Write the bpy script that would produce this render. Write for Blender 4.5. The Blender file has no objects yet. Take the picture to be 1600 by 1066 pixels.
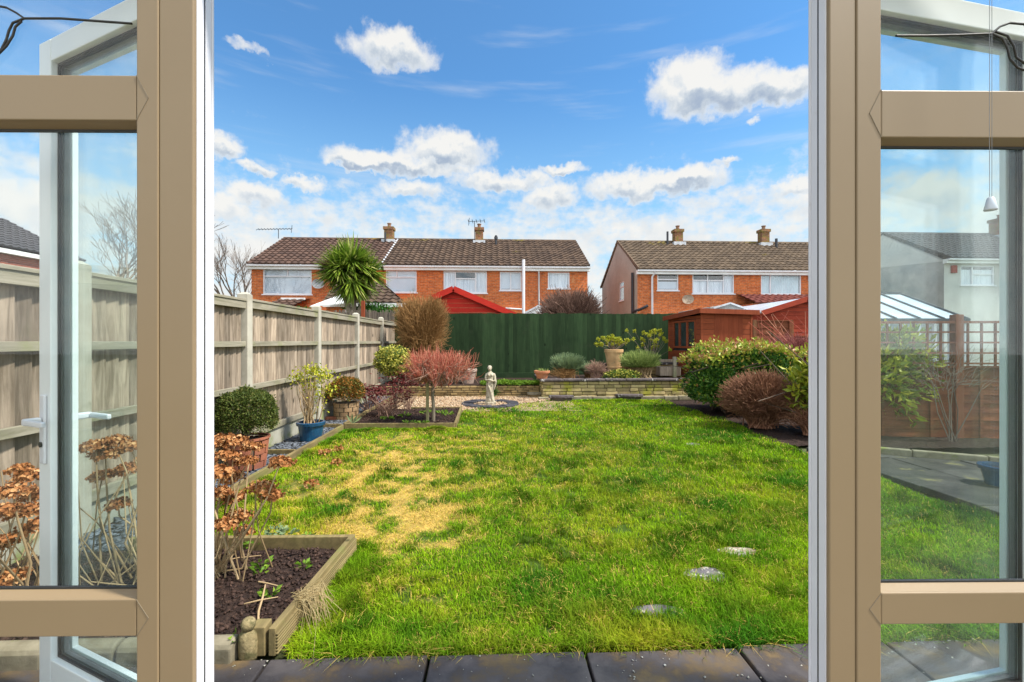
import bpy, math, random
import numpy as np
from math import radians as R, sin, cos, pi
rng = np.random.default_rng(7); random.seed(7)
SC = bpy.context.scene; COL = SC.collection

# ------------------------------------------------------------------ camera
F = 700.0; YAW = math.atan(30/700); EYE = 1.23
cam = bpy.data.cameras.new('camera'); camo = bpy.data.objects.new('camera', cam); COL.objects.link(camo)
cam.sensor_width = 36; cam.lens = 36*F/1600; cam.clip_start = .02; cam.clip_end = 3000
camo.location = (0, 0, EYE); camo.rotation_euler = (pi/2, 0, -YAW); SC.camera = camo

def P(px, py, Y, th=YAW):
    u = (px-800)/F; v = (533-py)/F; t = Y/(cos(th)-u*sin(th))
    return np.array([t*(sin(th)+u*cos(th)), Y, EYE+t*v])
def PX(px, Y, th=YAW): return P(px, 533, Y, th)[0]
def PZ(px, py, Y, th=YAW): return P(px, py, Y, th)[2]
def G(px, py, z=0.0):
    u = (px-800)/F; v = (533-py)/F; t = (EYE-z)/(-v)
    return np.array([t*(sin(YAW)+u*cos(YAW)), t*(cos(YAW)-u*sin(YAW)), z])

# ------------------------------------------------------------------ light
SUN_EL = R(54); SUN_AZ = R(106)   # azimuth clockwise from +Y : behind the camera, to the right
sd = np.array([sin(SUN_AZ)*cos(SUN_EL), cos(SUN_AZ)*cos(SUN_EL), sin(SUN_EL)])
sl = bpy.data.lights.new('sun', 'SUN'); slo = bpy.data.objects.new('sun', sl); COL.objects.link(slo)
sl.energy = 2.9; sl.angle = R(5); sl.color = (1, .95, .87)
from mathutils import Vector
slo.rotation_euler = Vector(sd).to_track_quat('Z', 'Y').to_euler()
SC.view_settings.view_transform = 'Standard'; SC.view_settings.look = 'None'; SC.view_settings.gamma = 1
SC.view_settings.exposure = 1.25
SC.cycles.transparent_max_bounces = 32

W = bpy.data.worlds.new("World"); SC.world = W; W.use_nodes = True
nt = W.node_tree; nt.nodes.clear()
class NT:
    def __init__(s, nt): s.nt = nt
    def n(s, t, **k):
        o = s.nt.nodes.new(t)
        for a, b in k.items(): setattr(o, a, b)
        return o
    def link(s, a, b): s.nt.links.new(a, b)
    def put(s, sock, v):
        if isinstance(v, bpy.types.NodeSocket): s.link(v, sock)
        elif v is not None: sock.default_value = v
    def m(s, op, a, b=None, c=None, clamp=False):
        o = s.n('ShaderNodeMath', operation=op); o.use_clamp = clamp
        s.put(o.inputs[0], a)
        if b is not None: s.put(o.inputs[1], b)
        if c is not None: s.put(o.inputs[2], c)
        return o.outputs[0]
    def mix(s, f, a, b, mode='MIX'):
        o = s.n('ShaderNodeMix', data_type='RGBA', blend_type=mode)
        s.put(o.inputs[0], f); s.put(o.inputs[6], a if isinstance(a, bpy.types.NodeSocket) else (*a, 1)[:4])
        s.put(o.inputs[7], b if isinstance(b, bpy.types.NodeSocket) else (*b, 1)[:4]); return o.outputs[2]
    def ss(s, v, lo, hi):
        o = s.n('ShaderNodeMapRange', interpolation_type='SMOOTHSTEP'); s.put(o.inputs[0], v)
        s.put(o.inputs[1], lo); s.put(o.inputs[2], hi); return o.outputs[0]
    def noise(s, vec, scale, detail=4, rough=.55, dim='3D', dist=0):
        o = s.n('ShaderNodeTexNoise', noise_dimensions=dim); s.link(vec, o.inputs['Vector'])
        o.inputs['Scale'].default_value = scale; o.inputs['Detail'].default_value = detail
        o.inputs['Roughness'].default_value = rough; o.inputs['Distortion'].default_value = dist
        return o.outputs[0]
    def comb(s, x, y, z=0.0):
        o = s.n('ShaderNodeCombineXYZ'); s.put(o.inputs[0], x); s.put(o.inputs[1], y); s.put(o.inputs[2], z); return o.outputs[0]
    def sep(s, v):
        o = s.n('ShaderNodeSeparateXYZ'); s.link(v, o.inputs[0]); return o.outputs
    def ramp(s, f, stops):
        o = s.n('ShaderNodeValToRGB'); e = o.color_ramp.elements
        while len(e) < len(stops): e.new(.5)
        for i, (p, c) in enumerate(stops): e[i].position = p; e[i].color = (*c, 1)[:4]
        s.link(f, o.inputs[0]); return o.outputs[0]

w = NT(nt)
sky = w.n('ShaderNodeTexSky', sky_type='NISHITA', sun_disc=False, sun_elevation=SUN_EL, sun_rotation=SUN_AZ)
sky.air_density = 1.0; sky.dust_density = .6; sky.ozone_density = 2.2
tc = w.n('ShaderNodeTexCoord'); dx, dy, dz = w.sep(tc.outputs['Generated'])
az = w.m('ARCTAN2', dx, dy); el = w.m('ARCSINE', dz)
vec = w.comb(az, el, 0.0)
blobs = [(615,82,66,36,1),(1078,135,66,50,1),(1120,150,95,44,1),(1215,142,75,30,1),(592,255,76,26,1),(560,262,50,14,1),(700,238,68,36,1),
         (650,262,110,14,.8),(352,232,36,24,1),(400,264,26,10,.7),(395,308,52,24,1),(470,286,34,10,.7),(350,330,60,30,.9),(640,296,52,15,.75),
         (785,285,84,18,.85),(880,266,36,12,.9),(1010,292,110,24,1),(1080,282,60,24,1),(1245,290,44,20,1),(858,312,40,24,.9),
         (1135,251,24,7,.6),(1175,192,14,7,.5),(385,80,26,9,.5),(60,330,120,60,.9),(1450,310,90,40,.9),(1560,340,90,50,.9)]
def azel(px, py):
    d = np.array([sin(YAW)+(px-800)/F*cos(YAW), cos(YAW)-(px-800)/F*sin(YAW), (533-py)/F]); d /= np.linalg.norm(d)
    return math.atan2(d[0], d[1]), math.asin(d[2])
n_w = w.noise(vec, 17, 6, .58); n_w2 = w.noise(w.comb(w.m('ADD', az, 7.3), w.m('ADD', el, 3.1)), 17, 6, .58)
azw = w.m('ADD', az, w.m('MULTIPLY', w.m('SUBTRACT', n_w, .5), .085))
elw = w.m('ADD', el, w.m('MULTIPLY', w.m('SUBTRACT', n_w2, .5), .080))
field = None; vert = None
for (px, py, hw, hh, s_) in blobs:
    a0, e0 = azel(px, py); a1, _ = azel(px+hw, py); _, e1 = azel(px, py-hh)
    wa = abs(a1-a0)*1.12; we = abs(e1-e0)*1.12
    u_ = w.m('DIVIDE', w.m('SUBTRACT', azw, a0), wa); v_ = w.m('DIVIDE', w.m('SUBTRACT', elw, e0), we)
    v2 = w.m('MULTIPLY', v_, w.m('ADD', 1.0, w.m('MULTIPLY', w.m('LESS_THAN', v_, 0.0), .35)))   # flatter base
    d = w.m('SUBTRACT', 1.0, w.m('ADD', w.m('MULTIPLY', u_, u_), w.m('MULTIPLY', v2, v2)))
    f_ = w.m('MULTIPLY', d, s_)
    vv = w.m('MULTIPLY', w.m('MAXIMUM', f_, 0.0), v_)
    if field is None: field, vert = f_, vv
    else: field = w.m('SMOOTH_MAX', field, f_, .25); vert = w.m('ADD', vert, vv)
# the low bank of clouds towards the horizon, all round
bankn = w.noise(w.comb(w.m('MULTIPLY', az, 1.0), w.m('MULTIPLY', el, 2.2)), 9, 6, .6)
bank = w.m('SUBTRACT', w.m('ADD', w.m('MULTIPLY', w.ss(el, .40, .20), 1.0), w.m('MULTIPLY', w.m('SUBTRACT', bankn, .5), w.m('MULTIPLY', w.ss(el, .5, .3), 2.3))), .52)
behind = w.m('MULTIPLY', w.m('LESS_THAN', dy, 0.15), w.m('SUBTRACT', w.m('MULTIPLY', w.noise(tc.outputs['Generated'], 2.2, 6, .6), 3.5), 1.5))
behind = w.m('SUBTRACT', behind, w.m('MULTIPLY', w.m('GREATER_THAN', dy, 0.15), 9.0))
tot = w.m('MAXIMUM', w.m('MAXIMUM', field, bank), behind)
fine = w.noise(vec, 42, 6, .6)
tot = w.m('ADD', tot, w.m('MULTIPLY', w.m('SUBTRACT', fine, .5), 1.15))
mask = w.m('MULTIPLY', w.ss(tot, -.34, .72), .97)
wisp = w.m('MULTIPLY', w.ss(w.noise(w.comb(w.m('ADD', w.m('MULTIPLY', az, .6), w.m('MULTIPLY', el, 1.1)), w.m('MULTIPLY', el, 5.0)), 3.4, 5, .55), .52, .8), .42)
mask = w.m('MAXIMUM', mask, wisp)
# cloud tone: bright tops, grey hollows and bases
na = w.noise(vec, 22, 5, .55); nb = w.noise(w.comb(w.m('ADD', az, .012), w.m('ADD', el, .02)), 22, 5, .55)
relief = w.m('MULTIPLY', w.m('SUBTRACT', na, nb), 1.7)
tone = w.m('ADD', w.m('ADD', .72, relief), w.m('MULTIPLY', vert, 2.0), clamp=True)
thick = w.m('MULTIPLY', w.ss(tot, .2, 1.0), w.ss(el, .16, .36)); thick = w.m('ADD', w.m('MULTIPLY', thick, .75), .25)
tone = w.m('SUBTRACT', 1.0, w.m('MULTIPLY', w.m('SUBTRACT', 1.0, tone), thick), clamp=True)
ccol = w.ramp(tone, [(0, (.17, .205, .26)), (.4, (.235, .265, .30)), (.75, (.33, .345, .355)), (1, (.395, .39, .375))])
SKYS = .085
skyc = w.mix(1.0, sky.outputs[0], (SKYS*.42, SKYS*.88, SKYS*1.12), 'MULTIPLY')
low = w.ss(el, .55, .0)
skyc = w.mix(w.m('MULTIPLY', low, .8), skyc, (.215, .355, .42)); skyc = w.mix(.05, skyc, (.30, .33, .36))
glow = w.m('ADD', 1.0, w.m('MULTIPLY', w.ss(dy, .25, -.5), 1.3))   # clouds behind the camera brightened to add fill light
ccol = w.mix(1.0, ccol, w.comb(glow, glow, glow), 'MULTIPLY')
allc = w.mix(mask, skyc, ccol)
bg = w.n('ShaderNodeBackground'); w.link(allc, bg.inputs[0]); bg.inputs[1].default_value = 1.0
wo = w.n('ShaderNodeOutputWorld'); w.link(bg.outputs[0], wo.inputs[0])

# ------------------------------------------------------------------ materials
MATS = {}
def mat(name):
    m = bpy.data.materials.new(name); m.use_nodes = True; MATS[name] = m
    t = NT(m.node_tree); b = m.node_tree.nodes['Principled BSDF']; return m, t, b
def coord(t, kind='Object', sc=(1, 1, 1), rot=(0, 0, 0)):
    tc = t.n('ShaderNodeTexCoord'); mp = t.n('ShaderNodeMapping'); t.link(tc.outputs[kind], mp.inputs[0])
    mp.inputs['Scale'].default_value = sc; mp.inputs['Rotation'].default_value = rot; return mp.outputs[0]
def bump(t, b, h, s=.3, d=.01):
    o = t.n('ShaderNodeBump'); t.link(h, o.inputs['Height']); o.inputs['Strength'].default_value = s
    o.inputs['Distance'].default_value = d; t.link(o.outputs[0], b.inputs['Normal'])
def island(t): return t.n('ShaderNodeNewGeometry').outputs['Random Per Island']

def simple(name, c1, c2=None, scale=8, rough=.7, bs=.2, bd=.005, sc=(1, 1, 1), detail=5, isl=0, metal=0, spot=None, spotscale=3, spotlo=.58, spothi=.7, lo=.3, hi=.7):
    m, t, b = mat(name); c2 = c2 or tuple(x*.75 for x in c1); v = coord(t, sc=sc)
    n = t.noise(v, scale, detail, .6); f = t.ss(n, lo, hi)
    col = t.mix(f, c1, c2)
    if isl:
        r = island(t); col = t.mix(1.0, col, t.ramp(r, [(0, (1-isl,)*3), (1, (1+isl,)*3)]), 'MULTIPLY')
    if spot:
        sn = t.noise(coord(t), spotscale, 6, .65); col = t.mix(t.ss(sn, spotlo, spothi), col, spot)
    t.link(col, b.inputs['Base Color']); b.inputs['Roughness'].default_value = rough; b.inputs['Metallic'].default_value = metal
    b.inputs['Specular IOR Level'].default_value = .5 if rough < .6 else .18
    if bs: bump(t, b, n, bs, bd)
    return m
def foliage(name, stops, rough=.6, trans=.25, spec=.25):
    m, t, b = mat(name); r = island(t); col = t.ramp(r, stops)
    t.link(col, b.inputs['Base Color']); b.inputs['Roughness'].default_value = rough
    b.inputs['Specular IOR Level'].default_value = spec
    if trans:
        tr = t.n('ShaderNodeBsdfTranslucent'); t.link(col, tr.inputs[0]); mx = t.n('ShaderNodeMixShader'); mx.inputs[0].default_value = trans
        t.link(b.outputs[0], mx.inputs[1]); t.link(tr.outputs[0], mx.inputs[2])
        t.link(mx.outputs[0], m.node_tree.nodes['Material Output'].inputs[0])
    return m
def brick(name, c1, c2, mortar, bw=.225, rh=.075, axis='XZ', mort=.010, stain=None, ss_=(1.3, .62, .72)):
    m, t, b = mat(name); x, y, z = t.sep(coord(t))
    h = {'XZ': x, 'YZ': y}[axis] if axis in ('XZ', 'YZ') else t.m('ADD', x, y)
    v = t.comb(h, z, 0.0); br = t.n('ShaderNodeTexBrick'); t.link(v, br.inputs['Vector'])
    br.inputs['Scale'].default_value = 1; br.inputs['Brick Width'].default_value = bw; br.inputs['Row Height'].default_value = rh
    br.inputs['Mortar Size'].default_value = mort; br.inputs['Mortar Smooth'].default_value = .3; br.inputs['Bias'].default_value = 0
    br.inputs['Color1'].default_value = (*c1, 1); br.inputs['Color2'].default_value = (*c2, 1); br.inputs['Mortar'].default_value = (*mortar, 1)
    n = t.noise(coord(t, sc=(1, 1, 1.6)), 6.0, 5, .75)
    col = t.mix(1.0, br.outputs[0], t.ramp(n, [(.30, (.50, .42, .38)), (.5, (1, 1, 1)), (.72, (1.4, 1.35, 1.2))]), 'MULTIPLY')
    n2 = t.noise(coord(t), ss_[0], 4, .6)
    if stain: col = t.mix(t.ss(n2, ss_[1], ss_[2]), col, stain)
    t.link(col, b.inputs['Base Color']); b.inputs['Roughness'].default_value = .9; b.inputs['Specular IOR Level'].default_value = .15
    inv = t.m('SUBTRACT', 1.0, br.outputs['Fac']); bump(t, b, inv, .5, .01)
    return m

M_brick = brick('orange_brick', (.64, .165, .042), (.47, .105, .032), (.42, .24, .14), stain=(.56, .28, .13))
M_brick2 = brick('pink_brick', (.46, .15, .09), (.34, .10, .065), (.34, .24, .19))
M_chim = brick('chimney_brick', (.34, .13, .065), (.18, .075, .05), (.24, .20, .13), axis='XY', stain=(.20, .15, .05), ss_=(5, .42, .6))
M_dash = simple('pebbledash', (.47, .43, .365), (.39, .355, .30), scale=1.1, rough=.95, bs=.0, spot=(.31, .28, .25), spotscale=60, spotlo=.5, spothi=.62)
M_dash2 = simple('pale_pebbledash', (.66, .64, .60), (.54, .52, .49), scale=1.0, rough=.95, bs=0, spot=(.30, .29, .28), spotscale=40, spotlo=.5, spothi=.65)
M_dashd = simple('weathered_pebbledash', (.30, .29, .28), (.44, .43, .40), scale=1.6, rough=.95, bs=0, spot=(.15, .15, .15), spotscale=40, spotlo=.5, spothi=.65)
def roofm(name, c1, c2, moss=(.26, .19, .03), mosslo=.70, zr=None):
    m, t, b = mat(name); r = island(t)
    v = coord(t); n = t.noise(v, 1.1, 5, .6); n2 = t.noise(v, 9, 4, .6)
    x, y, z = t.sep(v)
    cell = t.n('ShaderNodeTexWhiteNoise', noise_dimensions='2D'); t.link(t.comb(t.m('FLOOR', t.m('DIVIDE', x, .30)), t.m('MULTIPLY', r, 97.0)), cell.inputs[0])
    col = t.mix(t.ss(cell.outputs[0], .1, .95), c1, c2); col = t.mix(t.ss(n2, .35, .7), col, tuple(a*.7 for a in c1))
    mo = n if zr is None else t.m('ADD', n, t.m('MULTIPLY', t.ss(z, zr-.6, zr), .15))
    col = t.mix(t.ss(mo, mosslo, mosslo+.12), col, moss)
    t.link(col, b.inputs['Base Color']); b.inputs['Roughness'].default_value = .85; b.inputs['Specular IOR Level'].default_value = .2
    return m
M_roofA = roofm('purple_roof_tile', (.118, .070, .052), (.056, .035, .028), moss=(.26, .17, .03), zr=7.05)
M_roofB = roofm('brown_roof_tile', (.125, .082, .056), (.058, .039, .029), moss=(.20, .16, .03), zr=7.05)
M_roofC = roofm('tan_roof_tile', (.165, .118, .078), (.085, .061, .042), moss=(.22, .17, .04), zr=6.9, mosslo=.70)
M_roofD = roofm('grey_roof_tile', (.075, .073, .078), (.055, .055, .06), mosslo=.9)
M_roofR = roofm('red_roof_tile', (.20, .06, .045), (.15, .045, .04), mosslo=.8)
M_white = simple('white_upvc', (.74, .73, .76), (.68, .67, .70), scale=3, rough=.4, bs=0, spot=(.6, .57, .55), spotscale=14, spotlo=.63, spothi=.85)
M_trim = simple('white_trim', (.84, .84, .83), (.70, .70, .68), scale=2, rough=.5, bs=0)
M_leafw = simple('door_upvc', (.84, .86, .86), (.78, .80, .80), scale=2, rough=.3, bs=0)
M_upvcshade = simple('shaded_upvc', (.245, .176, .098), (.232, .164, .089), scale=1.6, rough=.45, bs=.15, bd=.001, spot=(.235, .175, .105), spotscale=9, spotlo=.58, spothi=.85)  # white uPVC; warm room light and indoor shade put into its colour
M_gask = simple('black_gasket', (.012, .012, .012), (.02, .02, .02), rough=.5, bs=0)
M_lead = simple('lead_strip', (.06, .055, .05), (.03, .03, .03), rough=.45, metal=.6, bs=.2)
M_metal = simple('steel', (.45, .45, .45), (.35, .35, .35), rough=.35, metal=.9, bs=0)
M_dark = simple('dark_pipe', (.03, .032, .04), (.02, .02, .025), rough=.5, bs=0)
M_dish = simple('dish_metal', (.30, .31, .33), (.22, .23, .24), rough=.5, bs=0)
M_dishr = simple('rusty_dish', (.42, .34, .26), (.28, .2, .14), rough=.6, bs=0, scale=9)
M_flash = simple('lead_flashing', (.42, .44, .48), (.62, .63, .64), rough=.6, bs=0)
M_pot = simple('chimney_clay', (.30, .16, .10), (.2, .13, .09), rough=.8)
def woodm(name, c1, c2, green=None, sc=(14, 14, 1.1), rough=.8, isl=.25, axis=None, glo=.5, ghi=.75, knots=True):
    m, t, b = mat(name); v = coord(t, sc=sc); n = t.noise(v, 2.2, 6, .65, dist=.6); r = island(t)
    off = t.n('ShaderNodeVectorMath', operation='ADD'); t.link(coord(t), off.inputs[0])
    t.link(t.comb(t.m('MULTIPLY', r, 31.0), t.m('MULTIPLY', r, 17.0), t.m('MULTIPLY', r, 53.0)), off.inputs[1])
    n2 = t.noise(off.outputs[0], 1.6, 4, .6)
    col = t.mix(t.ss(n, .3, .7), c1, c2)
    col = t.mix(1.0, col, t.ramp(r, [(0, (1-isl, 1-isl, 1-isl)), (1, (1+isl, 1+isl*.9, 1+isl*.8))]), 'MULTIPLY')
    col = t.mix(t.m('MULTIPLY', t.ss(n2, .45, .75), .5), col, tuple(x*.55 for x in c2))
    if knots:
        vo = t.n('ShaderNodeTexVoronoi'); mp = t.n('ShaderNodeMapping'); mp.inputs['Scale'].default_value = (5, 5, 2.4)
        t.link(off.outputs[0], mp.inputs[0]); t.link(mp.outputs[0], vo.inputs['Vector']); vo.inputs['Scale'].default_value = 1
        col = t.mix(t.ss(vo.outputs['Distance'], .13, .05), col, tuple(x*.25 for x in c2))
    if green: col = t.mix(t.m('MULTIPLY', t.ss(t.noise(coord(t), 2.5, 5, .6), glo, ghi), .7), col, green)
    t.link(col, b.inputs['Base Color']); b.inputs['Roughness'].default_value = max(rough, .8); b.inputs['Specular IOR Level'].default_value = .15; bump(t, b, n, .35, .004)
    return m
M_fence = woodm('weathered_fence_wood', (.42, .34, .26), (.18, .14, .10), green=(.20, .19, .10), glo=.58, ghi=.85, isl=.36)
M_rail = woodm('fence_rail_wood', (.40, .36, .28), (.25, .23, .16), green=(.20, .22, .07), sc=(14, 1.1, 14), glo=.48, ghi=.74)
M_green = woodm('green_painted_wood', (.036, .068, .027), (.021, .044, .018), isl=.32, rough=.65, green=(.05, .065, .035), glo=.55, ghi=.8)
M_shed = woodm('shed_stain', (.30, .075, .030), (.225, .054, .022), sc=(2, 2, 16), isl=.08, rough=.65, knots=False)
M_shedv = woodm('shed_stain_vertical', (.27, .066, .028), (.21, .048, .020), isl=.08, rough=.65, knots=False)
M_red = woodm('bright_red_wood', (.56, .035, .022), (.44, .028, .018), sc=(2, 2, 12), isl=.08, rough=.6, knots=False)
M_rust = woodm('rust_red_wood', (.36, .060, .030), (.28, .045, .025), sc=(2, 2, 12), isl=.1, rough=.6, knots=False)
M_lap = woodm('lap_fence_wood', (.26, .085, .04), (.15, .048, .026), sc=(1.5, 1.5, 14), isl=.2, green=(.16, .13, .06))
M_trel = woodm('trellis_wood', (.30, .11, .06), (.22, .08, .045), isl=.1, knots=False)
M_edge = woodm('timber_edging', (.29, .22, .10), (.17, .13, .06), green=(.17, .19, .05), sc=(12, 1.2, 12), isl=.12)
M_bamb = woodm('bamboo_screen', (.22, .18, .14), (.13, .11, .09), isl=.35)
M_conc = simple('concrete_post', (.50, .465, .38), (.38, .35, .28), scale=5, rough=.9, bs=.3, spot=(.20, .19, .13), spotscale=4, spotlo=.55, spothi=.75)
M_grav = simple('concrete_board', (.40, .39, .32), (.30, .29, .22), scale=3, rough=.9, spot=(.20, .23, .07), spotscale=3, spotlo=.48, spothi=.66)
M_stone = simple('yellow_walling_stone', (.44, .34, .17), (.33, .27, .12), scale=9, rough=.9, bs=.8, bd=.012, isl=.4, spot=(.33, .31, .05), spotscale=2.5, spotlo=.5, spothi=.66)
M_stone2 = simple('low_wall_stone', (.36, .25, .11), (.22, .16, .075), scale=9, rough=.9, bs=.8, bd=.012, isl=.35, spot=(.2, .19, .05), spotscale=3)
M_mort = simple('mortar', (.12, .10, .075), (.08, .07, .05), rough=.95)
M_cope = simple('dark_coping', (.13, .105, .10), (.06, .05, .05), scale=10, rough=.85, bs=.9, bd=.02, spot=(.42, .40, .38), spotscale=11, spotlo=.58, spothi=.64)
M_slab = simple('patio_slab', (.098, .084, .080), (.046, .040, .042), scale=9, rough=.66, bs=.9, bd=.008, isl=.18, spot=(.17, .115, .055), spotscale=4.5, spotlo=.46, spothi=.68)
M_kerb = simple('kerb_stone', (.30, .26, .18), (.17, .145, .095), scale=9, rough=.9, bs=.8, bd=.01, spot=(.22, .23, .07), spotscale=6)
M_soil = simple('bed_soil', (.060, .036, .026), (.020, .012, .010), scale=38, rough=.85, bs=1.0, bd=.03)
M_clod = simple('soil_clod', (.085, .050, .036), (.024, .014, .012), scale=30, rough=.8, isl=.4, bs=.5)
M_slate = simple('slate_chip', (.13, .145, .17), (.07, .08, .095), scale=10, rough=.5, isl=.45, bs=.3)
M_gravel = foliage('gravel_stone', [(0, (.40, .25, .14)), (.3, (.55, .41, .26)), (.55, (.32, .18, .09)), (.8, (.64, .52, .36)), (1, (.20, .14, .09))], rough=.8, trans=0)
M_statue = simple('statue_stone', (.52, .46, .35), (.38, .33, .24), scale=12, rough=.95, bs=.8, bd=.008, spot=(.17, .15, .10), spotscale=14, spotlo=.52, spothi=.68)
M_terra = simple('terracotta', (.50, .22, .115), (.40, .155, .075), scale=5, rough=.8, spot=(.50, .40, .28), spotscale=5, spotlo=.58, spothi=.75)
M_terral = simple('pale_terracotta', (.62, .40, .20), (.50, .30, .14), scale=6, rough=.8, spot=(.3, .24, .13), spotscale=7, spotlo=.6)
M_terrad = simple('brick_pot_clay', (.36, .13, .075), (.27, .10, .06), scale=7, rough=.8, isl=.2)
M_blockp = simple('stone_pot_block', (.40, .27, .15), (.30, .19, .10), scale=7, rough=.85, isl=.2)
M_blue = simple('blue_glaze', (.012, .075, .16), (.010, .045, .10), scale=12, rough=.2, bs=.2, spot=(.02, .12, .22))
M_cream = simple('cream_plaster', (.55, .51, .44), (.5, .46, .4), rough=.9)
M_floor = simple('room_floor', (.30, .24, .17), (.24, .19, .13), rough=.5)
M_curt = simple('net_curtain', (.86, .87, .88), (.62, .64, .67), scale=2.2, sc=(6, 1, .3), rough=.9, bs=0)
M_blind = simple('roller_blind', (.66, .70, .74), (.60, .64, .68), scale=1.2, rough=.9, bs=0)
M_sheet = simple('blue_sheet', (.66, .78, .80), (.50, .62, .66), scale=1.6, rough=.9, bs=0)
M_inside = simple('room_dark', (.05, .06, .07), (.03, .035, .04), rough=.9, bs=0)
M_poly = simple('polycarbonate', (.62, .68, .74), (.50, .56, .63), scale=2, rough=.25, bs=0)
M_felt = simple('roof_felt', (.30, .28, .34), (.22, .21, .26), scale=3, rough=.6)
M_bark = simple('bark', (.15, .11, .08), (.08, .06, .045), sc=(6, 6, 1), scale=5, rough=.9, bs=.5)
M_barkg = simple('grey_bark', (.26, .22, .16), (.17, .14, .10), sc=(6, 6, 1), scale=5, rough=.9, bs=.5)
def glassm(name, tint, refl=1.0, haze=0.0):
    m, t, b = mat(name); nt_ = m.node_tree; nt_.nodes.remove(b)
    tr = t.n('ShaderNodeBsdfTransparent'); tr.inputs[0].default_value = (*tint, 1)
    gl = t.n('ShaderNodeBsdfGlossy'); gl.inputs['Roughness'].default_value = .0; gl.inputs[0].default_value = (1, 1, 1, 1)
    lw = t.n('ShaderNodeLayerWeight'); lw.inputs[0].default_value = .5
    fr = t.m('ADD', .04, t.m('MULTIPLY', .96, t.m('POWER', lw.outputs['Facing'], 5.0)))
    mx = t.n('ShaderNodeMixShader'); t.link(t.m('MULTIPLY', fr, refl, clamp=True), mx.inputs[0])
    t.link(tr.outputs[0], mx.inputs[1]); t.link(gl.outputs[0], mx.inputs[2])
    out = mx.outputs[0]
    if haze:   # pale film painted on the pane in place of its hazy reflections
        df = t.n('ShaderNodeBsdfDiffuse'); df.inputs[0].default_value = (.75, .78, .8, 1)
        tl = t.n('ShaderNodeBsdfTranslucent'); tl.inputs[0].default_value = (.75, .78, .8, 1)
        ad = t.n('ShaderNodeMixShader'); ad.inputs[0].default_value = .5; t.link(df.outputs[0], ad.inputs[1]); t.link(tl.outputs[0], ad.inputs[2])
        nn = t.noise(coord(t, sc=(1.2, 1.2, .5)), 3.0, 5, .6, dist=.8)
        f2 = t.m('MULTIPLY', t.ss(nn, .3, .75), haze)
        m2 = t.n('ShaderNodeMixShader'); t.link(f2, m2.inputs[0]); t.link(out, m2.inputs[1]); t.link(ad.outputs[0], m2.inputs[2]); out = m2.outputs[0]
    t.link(out, nt_.nodes['Material Output'].inputs[0]); return m
M_glass = glassm('window_glass', (.97, .985, .98), .42, .015)
M_glassd = glassm('door_glass', (.94, .975, .97), .55, .02)
M_hglass = glassm('house_glass', (.93, .95, .97), 1.5)

def twigm(name, stops): return foliage(name, stops, rough=.75, trans=0, spec=.2)
M_box = foliage('box_leaf', [(0, (.040, .065, .012)), (.5, (.085, .12, .022)), (.85, (.14, .17, .03)), (1, (.20, .16, .06))])
M_laurel = foliage('laurel_leaf', [(0, (.020, .070, .014)), (.4, (.045, .13, .020)), (.75, (.11, .23, .030)), (1, (.24, .34, .05))], rough=.3)
M_laurelt = foliage('laurel_tip_leaf', [(0, (.22, .34, .03)), (.5, (.40, .42, .05)), (.8, (.46, .26, .08)), (1, (.45, .20, .12))], rough=.4)
M_yel = foliage('yellow_green_leaf', [(0, (.24, .30, .02)), (.5, (.44, .46, .03)), (1, (.56, .50, .06))])
M_auc = foliage('aucuba_leaf', [(0, (.10, .16, .015)), (.5, (.30, .34, .03)), (1, (.50, .46, .05))], rough=.35)
M_var = foliage('variegated_leaf', [(0, (.05, .10, .02)), (.35, (.12, .18, .03)), (.5, (.52, .50, .07)), (1, (.62, .56, .14))])
M_orange = foliage('orange_green_leaf', [(0, (.08, .10, .02)), (.45, (.17, .16, .03)), (.7, (.34, .15, .03)), (1, (.46, .17, .03))])
M_lav = foliage('lavender_leaf', [(0, (.11, .17, .10)), (.5, (.19, .27, .13)), (1, (.28, .36, .16))])
M_lav2 = foliage('green_lavender_leaf', [(0, (.13, .20, .05)), (.5, (.24, .32, .08)), (1, (.36, .42, .13))])
M_hyd = foliage('dead_hydrangea_petal', [(0, (.16, .055, .018)), (.35, (.34, .13, .04)), (.75, (.54, .25, .09)), (1, (.66, .40, .19))], trans=.2, rough=.8)
M_redleaf = foliage('dark_red_leaf', [(0, (.07, .012, .012)), (1, (.18, .035, .03))])
M_cord = foliage('cordyline_leaf', [(0, (.05, .09, .012)), (.45, (.15, .25, .025)), (.8, (.30, .40, .045)), (1, (.58, .56, .20))], rough=.4)
M_corddead = foliage('dry_cordyline_leaf', [(0, (.10, .07, .035)), (1, (.24, .17, .09))])
M_ground = foliage('ground_cover_leaf', [(0, (.06, .13, .01)), (.6, (.15, .28, .02)), (1, (.26, .38, .04))])
M_con = foliage('conifer_leaf', [(0, (.02, .08, .012)), (1, (.06, .17, .025))])
M_ever = foliage('dark_evergreen_leaf', [(0, (.025, .045, .02)), (1, (.07, .09, .04))])
M_twbrown = twigm('brown_twig', [(0, (.14, .065, .038)), (.6, (.27, .125, .070)), (1, (.38, .20, .12))])
M_twgold = twigm('golden_twig', [(0, (.16, .085, .03)), (.6, (.33, .18, .065)), (1, (.46, .27, .11))])
M_twred = twigm('red_twig', [(0, (.30, .06, .04)), (.5, (.48, .13, .085)), (1, (.60, .30, .19))])
M_twpink = twigm('pink_grey_twig', [(0, (.20, .105, .08)), (1, (.42, .27, .19))])
M_twhedge = twigm('dull_brown_twig', [(0, (.10, .055, .042)), (1, (.25, .15, .11))])
M_twgrey = twigm('grey_brown_twig', [(0, (.13, .10, .08)), (1, (.27, .21, .17))])
M_twpale = twigm('pale_stem', [(0, (.30, .20, .10)), (1, (.50, .36, .20))])
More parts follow.
